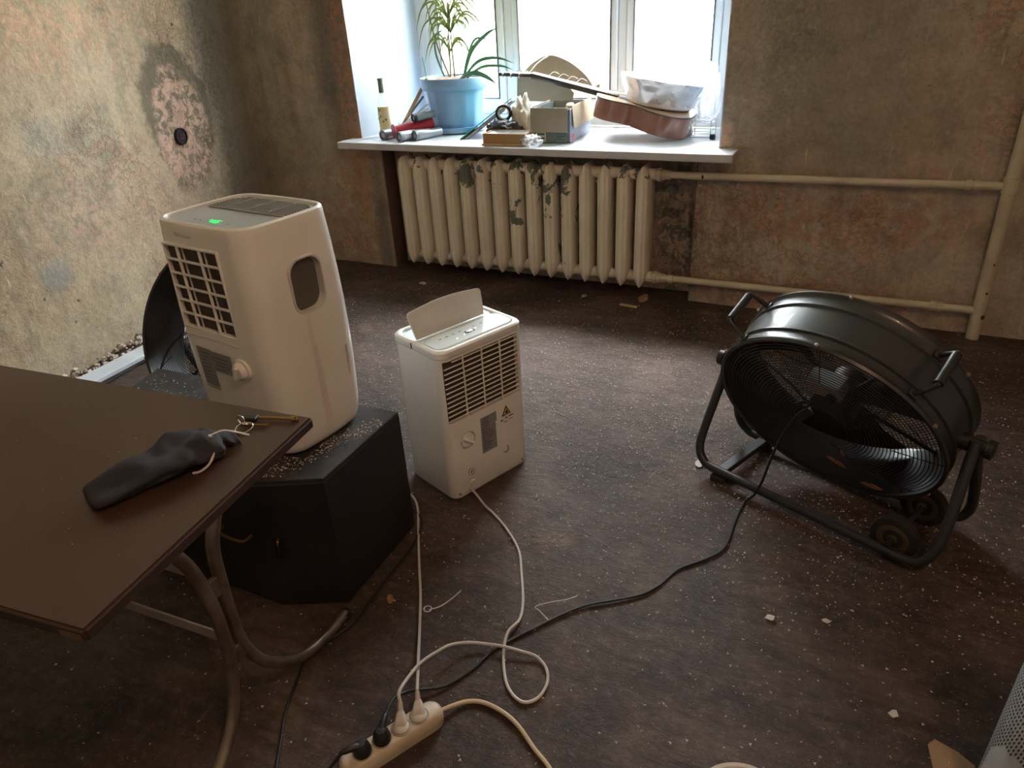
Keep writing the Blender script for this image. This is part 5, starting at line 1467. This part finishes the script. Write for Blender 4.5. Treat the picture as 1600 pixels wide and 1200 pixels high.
m_ = MB(); m_.loft([[Vector((x, w * c, 0.098 + dz + t * s_)) for (c, t, s_) in ((-1, 0, 1), (-0.9, -0.010, 1), (-0.4, -0.022, 1), (0.4, -0.022, 1), (0.9, -0.010, 1), (1, 0, 1))] for x, w, dz in ((0.42, 0.028, 0.004), (0.60, 0.0265, 0.006), (0.85, 0.0235, 0.008))]); gput(m_, 'neck', 'guitar_dark')
m_ = MB(); m_.loft([[Vector((x, -w, z)), Vector((x, w, z)), Vector((x, w, z + 0.006)), Vector((x, -w, z + 0.006))] for x, w, z in ((0.385, 0.029, 0.102), (0.85, 0.0235, 0.106))]); fb = gput(m_, 'fretboard', 'guitar_dark', smooth=False)
m_ = MB()
for k in range(19):
    x = 0.85 - 0.65 * (1 - 2 ** (-(k + 1) / 12))
    m_.box((x, 0, 0.1115 - (0.85 - x) * 0.0086), (0.002, 0.047 + (0.85 - x) * 0.02, 0.0016))
gput(m_, 'frets', 'nickel', fb, False)
HM = Matrix.Translation((0.85, 0, 0.106)) @ Matrix.Rotation(R(10), 4, 'Y')
m_ = MB(); m_.prism([(0.0, -0.023), (0.03, -0.034), (0.175, -0.036), (0.185, -0.02), (0.178, 0.0), (0.185, 0.02), (0.175, 0.036), (0.03, 0.034), (0.0, 0.023)], 0.016, base=-0.012, M=HM); hs = gput(m_, 'headstock', 'guitar_dark', smooth=False)
for k in range(3):
    for s in (-1, 1):
        m_ = MB(); m_.tube([(0.05 + 0.045 * k, 0.034 * s, -0.004), (0.05 + 0.045 * k, 0.052 * s, -0.004)], 0.003, 7, M=HM); m_.lathe([(0, -0.004), (0.010, -0.003), (0.010, 0.003), (0, 0.004)], 12, 'x', HM @ Matrix.Translation((0.05 + 0.045 * k, 0.056 * s, -0.004))); gput(m_, 'tuning_peg', 'nickel', hs)
for k in range(6):
    y = -0.019 + 0.0076 * k
    m_ = MB(); m_.tube([(0.15, y * 1.4, 0.113), (0.85, y, 0.1145)], 0.0008, 5); gput(m_, 'string', 'string_white', tp)
for k in range(4):   # loose string ends curling at the neck
    x = 0.62 + 0.05 * k
    m_ = MB(); m_.tube([(x, -0.02, 0.112), (x - 0.02, -0.03, 0.135), (x - 0.05, -0.035, 0.13)], 0.0016, 6, smooth=4); gput(m_, 'loose_string', 'string_white', tp)

# cardboard pieces behind the neck
cs_ = MB(); cs_.prism([(-0.16, 0.0), (0.155, -0.01), (0.165, 0.035), (0.09, 0.115), (-0.155, 0.150)], 0.004, axis='y', base=-0.002)
o = cs_.build('cardboard_sheet', 'cardboard'); o.location = (-1.60, 3.68, SZ + 0.152); o.rotation_euler = (R(-6), 0, R(3)); tag(o, 'grey cardboard sheet standing behind the guitar neck', 'cardboard')
hb = MB()
P1 = catmull([Vector((-0.19, 0, 0.0)), Vector((-0.12, 0, 0.06)), Vector((-0.02, 0, 0.095)), Vector((0.09, 0, 0.06)), Vector((0.18, 0, -0.005)), Vector((0.22, 0, -0.06))], 6)
for dz in (0.0,):
    vs = []
    for p in P1:
        vs += [p + Vector((0, -0.05, 0)), p + Vector((0, 0.06, 0.008)), p + Vector((0, 0.06, 0.004)), p + Vector((0, -0.05, -0.004))]
    fs = []
    for i in range(len(P1) - 1):
        for k in range(4):
            fs.append((i * 4 + k, i * 4 + (k + 1) % 4, (i + 1) * 4 + (k + 1) % 4, (i + 1) * 4 + k))
    hb.add(vs, fs)
    q0 = len(hb.v)
    pts2 = [(p.x, p.z) for p in P1]
    hb.prism(pts2 + [(0.22, -0.09), (-0.19, -0.06)], 0.004, axis='y', base=0.05)
o = hb.build('bent_card', 'cardboard_tan', smooth=True); o.location = (-1.555, 3.755, SZ + 0.275); tag(o, 'tan bent card arching up behind the guitar neck', 'cardboard')

# basin wrapped in film on the guitar body
bs = thing('plastic_basin', 'white plastic basin wrapped in clear film on the guitar body', 'basin', (-0.965, 3.625, SZ + 0.135))
BM = Matrix.Rotation(R(9), 4, 'Y') @ Matrix.Rotation(R(-4), 4, 'X')
m_ = MB(); m_.lathe([(0.0, 0.0), (0.145, 0.0), (0.158, 0.006), (0.195, 0.115), (0.205, 0.118), (0.208, 0.124), (0.200, 0.126), (0.188, 0.118), (0.152, 0.012), (0.0, 0.008)], 48, 'z', BM); m_.build('bowl', 'basin_white', bs, smooth=True)
m_ = MB(); m_.lathe([(0.0, 0.128), (0.10, 0.132), (0.19, 0.128), (0.20, 0.127)], 40, 'z', BM)
m_.v = [p + Vector((0, 0, 0.006 * noise.noise(p * 30))) for p in m_.v]; m_.build('film_cover', 'clear_film', bs, smooth=True)
vs, fs = [], []
nn, kk = 56, 9
for j in range(kk):
    t = j / (kk - 1)
    for i in range(nn):
        a = 2 * PI * i / nn
        r = 0.212 - 0.045 * t + 0.014 * noise.noise(Vector((math.cos(a) * 5, math.sin(a) * 5, t * 2.5))) * (0.3 + t)
        vs.append(BM @ Vector((r * math.cos(a), r * math.sin(a), 0.126 - 0.108 * t)))
for j in range(kk - 1):
    for i in range(nn):
        i2 = (i + 1) % nn
        fs.append((j * nn + i, j * nn + i2, (j + 1) * nn + i2, (j + 1) * nn + i))
m_ = MB(); m_.add(vs, fs); m_.build('film_skirt', 'clear_film', bs, smooth=True, fix=False)
lump('plastic_film', 'bunched clear plastic film at the right end of the sill', 'plastic film', (-0.735, 3.70, SZ + 0.05), (0.045, 0.09, 0.15), 'clear_film', 9.2, 0.35, 2.8)
rk = thing('wire_rack', 'small clear wire rack at the right end of the sill', 'rack', (-0.735, 3.60, SZ))
for z in (0.004, 0.030, 0.055, 0.078):
    m_ = MB(); m_.tube([(-0.045, -0.05, z), (0.045, -0.05, z), (0.05, 0.05, z), (-0.05, 0.05, z)], 0.0018, 6, closed=True); m_.build('wire_ring', 'wire_steel', rk, smooth=True)
for (x, y) in ((-0.045, -0.05), (0.045, -0.05), (0.05, 0.05), (-0.05, 0.05)):
    m_ = MB(); m_.tube([(x, y, 0.0), (x, y, 0.08)], 0.002, 6); m_.build('upright', 'wire_steel', rk)
cl = MB(); cl.tube([(-0.845, 3.60, SZ + 0.012), (-0.815, 3.585, SZ + 0.045), (-0.80, 3.60, SZ + 0.035), (-0.79, 3.59, SZ + 0.015), (-0.82, 3.58, SZ + 0.012)], 0.010, 8, smooth=5)
o = cl.build('folded_rag', 'paper_white', smooth=True); tag(o, 'twisted cream rag between the guitar tail and wire rack', 'rag')
o = MB().lathe([(0.0, 0.0), (0.012, 0.002), (0.015, 0.012), (0.012, 0.024), (0.0, 0.026)], 14).build('bottle_stopper', 'black_plastic', smooth=True); o.location = (-0.672, 3.52, SZ); tag(o, 'small black stopper near the right end of the sill', 'stopper')

# ------------------------------------------------------------------ small things on the floor
o = MB().bev((0, 0, 0.011), (0.10, 1.35, 0.022), 0.004).build('cable_trunking', 'trunking'); o.location = (-2.875, 1.80, 0.003); o.rotation_euler = (0, 0, R(3)); tag(o, 'white plastic cable trunking length on the floor beside the left wall', 'trunking')
o = MB().tube([(-2.70, 1.3, .006), (-2.775, 1.55, .006), (-2.795, 1.70, .006), (-2.80, 1.80, .006), (-2.76, 1.95, .006), (-2.70, 2.1, .006), (-2.62, 2.3, .006)], 0.005, 8, smooth=6).build('black_cable', 'cord_black', smooth=True); tag(o, 'black cable lying along the white trunking by the left wall', 'cable')

def flake(name, label, cat, loc, s, m, seed, asp=0.7, th=0.003, grp=None, tilt=6):
    random.seed(seed)
    k = 9
    poly_ = [(s * math.cos(2 * PI * i / k) * random.uniform(.65, 1.15), s * asp * math.sin(2 * PI * i / k) * random.uniform(.65, 1.15)) for i in range(k)]
    m_ = MB(); m_.prism(poly_, th)
    o = m_.build(name, m); o.location = (loc[0], loc[1], 0.003); o.rotation_euler = (R(random.uniform(-tilt, tilt)), R(random.uniform(-tilt, tilt)), random.uniform(0, 6)); tag(o, label, cat, grp); return o
FG = 'plaster flakes on the floor'
flake('plaster_flake', 'pale plaster flake in the middle of the bare floor', 'flake', (-0.026, 1.345), 0.013, 'flake_white', 1, grp=FG)
flake('plaster_flake', 'small pale plaster flake below the fan wheels', 'flake', (0.096, 1.386), 0.010, 'flake_white', 2, grp=FG)
flake('plaster_flake', 'round whitish flake near the bottom of the picture', 'flake', (0.242, 1.175), 0.011, 'flake_white', 3, 0.9, grp=FG)
flake('plaster_flake', 'white flake beside the left foot of the tilted fan', 'flake', (-0.325, 1.925), 0.022, 'flake_white', 4, grp=FG)
flake('plaster_flake', 'curled flake below the right end of the radiator', 'flake', (-0.905, 3.26), 0.045, 'flake_tan', 5, 0.6, grp=FG)
flake('plaster_flake', 'thin pale flake beneath the radiator middle', 'flake', (-1.20, 3.20), 0.022, 'flake_white', 6, 0.6, grp=FG)
flake('plaster_flake', 'white curled flake beneath the radiator left end', 'flake', (-2.12, 3.10), 0.035, 'flake_white', 7, 0.5, grp=FG)
flake('dry_leaf', 'brown dry leaf beside the table foot', 'leaf', (-0.925, 1.035), 0.022, 'leaf_dry', 8, 0.5, 0.002)
stick('wood_splinter', 'pale wood splinter on the floor below the radiator', (-0.985, 3.135, 0.009), (-0.895, 3.125, 0.009), 0.014, 0.010, 'wood_pale', 'splinter')
flake('cardboard_scrap', 'torn tan cardboard scrap at the bottom of the picture beside the purifier', 'cardboard', (0.345, 1.085), 0.075, 'flake_tan', 12, 0.55, 0.003, tilt=1)
stick('wood_offcut', 'brown wood offcut at the right edge of the picture', (0.545, 1.690, 0.03), (0.80, 1.83, 0.03), 0.06, 0.055, 'wood_scrap', 'wood')
o = MB().tube([(-0.735, 0.985, .006), (-0.715, 1.005, .006), (-0.70, 1.035, .008), (-0.688, 1.07, .012)], 0.0016, 6, smooth=5).tube([(-0.738 + 0.010 * math.cos(a), 0.985 + 0.010 * math.sin(a), .008) for a in [k * PI / 5 for k in range(10)]], 0.0016, 6, closed=True).build('cable_tie', 'tie_white', smooth=True)
o.location = (-0.075, 0.055, 0); tag(o, 'white cable tie left on the long straight grey cord', 'cable tie')
o = MB().tube([(-0.515, 1.125, .006), (-0.550, 1.145, .007), (-0.562, 1.150, .012), (-0.530, 1.178, .014), (-0.500, 1.196, .016), (-0.478, 1.222, .014)], 0.0016, 6, smooth=5).build('cable_tie', 'tie_white', smooth=True)
tag(o, 'white cable tie left on the black fan cord', 'cable tie')

# loose crumbs: nobody could count them
def crumbs(name, label, n, pos, seed, smin, smax, m='crumb_pale', parent=None):
    random.seed(seed)
    vs, fs = [], []
    for i in range(n):
        x, y, z = pos()
        s = smin + (smax - smin) * random.random() ** 3
        rot = Matrix.Rotation(random.uniform(0, 6.28), 3, 'Z') @ Matrix.Rotation(random.uniform(-.7, .7), 3, 'X')
        el = random.uniform(0.4, 1.0)
        if random.random() < 0.05: el *= 0.25; s *= 1.6
        q = [Vector((s, 0, 0)), Vector((-s * .6, s * el, 0)), Vector((-s * .5, -s * el * .8, 0)), Vector((0, 0, s * .6 * el + .0004))]
        o_ = len(vs)
        c = Vector((x, y, z + s * 0.25))
        vs += [rot @ p + c for p in q]
        fs += [(o_, o_ + 1, o_ + 3), (o_ + 1, o_ + 2, o_ + 3), (o_ + 2, o_, o_ + 3), (o_, o_ + 2, o_ + 1)]
    me = bpy.data.meshes.new(name); me.from_pydata([tuple(v) for v in vs], [], fs); me.update()
    o = link_mesh(name, me, m, parent)
    tag(o, label if parent is None else None, 'crumbs' if parent is None else None, kind='stuff'); return o
def fpos():
    while True:
        k = random.random()
        if k < 0.42: x, y = random.gauss(-0.55, 0.55), random.gauss(2.15, 0.45)
        elif k < 0.55: x, y = random.gauss(0.1, 0.4), random.gauss(2.3, 0.5)
        elif k < 0.63: x, y = random.gauss(-1.7, 0.5), random.gauss(2.4, 0.5)
        else: x, y = random.uniform(-2.6, 1.6), random.uniform(0.2, 3.25)
        if -2.9 < x < 1.6 and 0.0 < y < 3.27 and not (-1.2 < x < -0.84 and 1.45 < y < 1.85): return x, y, 0.004
crumbs('floor_crumbs', 'pale plaster crumbs and dust scattered over the brown floor', 26000, fpos, 77, 0.0009, 0.0050)
def spos():
    while True:
        k = random.random()
        if k < 0.75:
            t = random.random(); x = -1.16 + t * 0.14 + random.gauss(0, 0.02); y = 0.94 + t * 0.33 + random.gauss(0, 0.022)
        else:
            x, y = random.uniform(-1.85, -1.5), random.uniform(1.0, 1.24)
        if x < -1.022 and (x > -1.16 or y > 0.92) and y > 0.985 + (-1.012 - x) * -0.49 + 0.012 and y < 1.25 and not (-1.41 < x < -1.11 and 1.03 < y < 1.27): return x, y, 0.400
crumbs('cabinet_crumbs', 'tan crumbs scattered on the black speaker cabinet top', 900, spos, 78, 0.001, 0.0045)
crumbs('table_crumbs', 'tiny pale crumbs on the brown tabletop', 70, lambda: (random.uniform(-1.25, -0.78), random.uniform(0.31, 0.68), 0.740), 79, 0.0006, 0.0017)

# ------------------------------------------------------------------ white purifier at the bottom right
PU = thing('air_purifier', 'white slotted air purifier with a green leaf logo at the bottom right corner', 'air purifier', (0.505, 1.037, 0), R(207))
PR = 0.135
m_ = MB(); m_.lathe([(0.0, 0.0), (PR - 0.012, 0.0), (PR - 0.003, 0.004), (PR, 0.014), (PR, 0.45), (PR - 0.004, 0.462), (PR - 0.02, 0.468), (0.0, 0.470)], 64); m_.build('housing', 'purifier_white', PU, smooth=True)
m_ = MB(); m_.lathe([(0.060, 0.4695), (0.062, 0.472), (0.112, 0.472), (0.114, 0.4695)], 48); m_.build('top_outlet', 'panel_grey', PU, smooth=True)
m_ = MB()
for j in range(31):
    z = 0.075 + 0.0122 * j
    for i in range(110):
        a = R(-150 + 300 * i / 110 + (j % 2) * 0.0) + j * 0.012
        da = ((a + PI) % (2 * PI)) - PI
        if abs(da) > 2.4: continue
        # keep an arch around the logo free of slots
        if (abs(da + 0.02) * PR) ** 2 / 0.075 ** 2 + (z - 0.09) ** 2 / 0.120 ** 2 < 1: continue
        w, h = 0.0015, 0.0042
        q = []
        for (u, v_) in ((-w, -h), (w, -h), (w, h), (-w, h)):
            aa = a + (u + v_ * 0.25) / PR
            q.append((math.cos(aa) * (PR + 0.0006), math.sin(aa) * (PR + 0.0006), z + v_))
        m_.add(q, [(0, 1, 2, 3)])
tag(m_.build('slots', 'slot_brown', PU, fix=False), kind='stuff')
def logo(pts, m, nm):
    q = [(math.cos(u / PR) * (PR + 0.0008), math.sin(u / PR) * (PR + 0.0008), z + 0.035) for u, z in pts]
    m_ = MB(); m_.add(q, [tuple(range(len(q)))]); m_.build(nm, m, PU, fix=False)
logo([(0.0, 0.125), (0.010, 0.103), (0.014, 0.085), (0.011, 0.068), (0.004, 0.055), (-0.006, 0.068), (-0.011, 0.085), (-0.009, 0.103)], 'logo_green', 'leaf_logo')
logo([(-0.016, 0.100), (-0.011, 0.085), (-0.007, 0.068), (-0.002, 0.055), (-0.018, 0.058), (-0.024, 0.075)], 'logo_blue', 'drop_logo')

# ------------------------------------------------------------------ enamel bowl at the bottom edge
EB = thing('enamel_bowl', 'white-rimmed bowl with brown liquid cut off by the bottom edge', 'bowl', (-0.002, 0.792, 0))
m_ = MB(); m_.lathe([(0.0, 0.0), (0.055, 0.0), (0.060, 0.004), (0.088, 0.085), (0.091, 0.088), (0.090, 0.092), (0.084, 0.090), (0.056, 0.010), (0.0, 0.008)], 48); m_.build('bowl', 'enamel', EB, smooth=True)
m_ = MB(); m_.lathe([(0.0, 0.070), (0.0775, 0.070), (0.0775, 0.068), (0.0, 0.066)], 40); m_.build('liquid', 'tea_brown', EB, smooth=True)
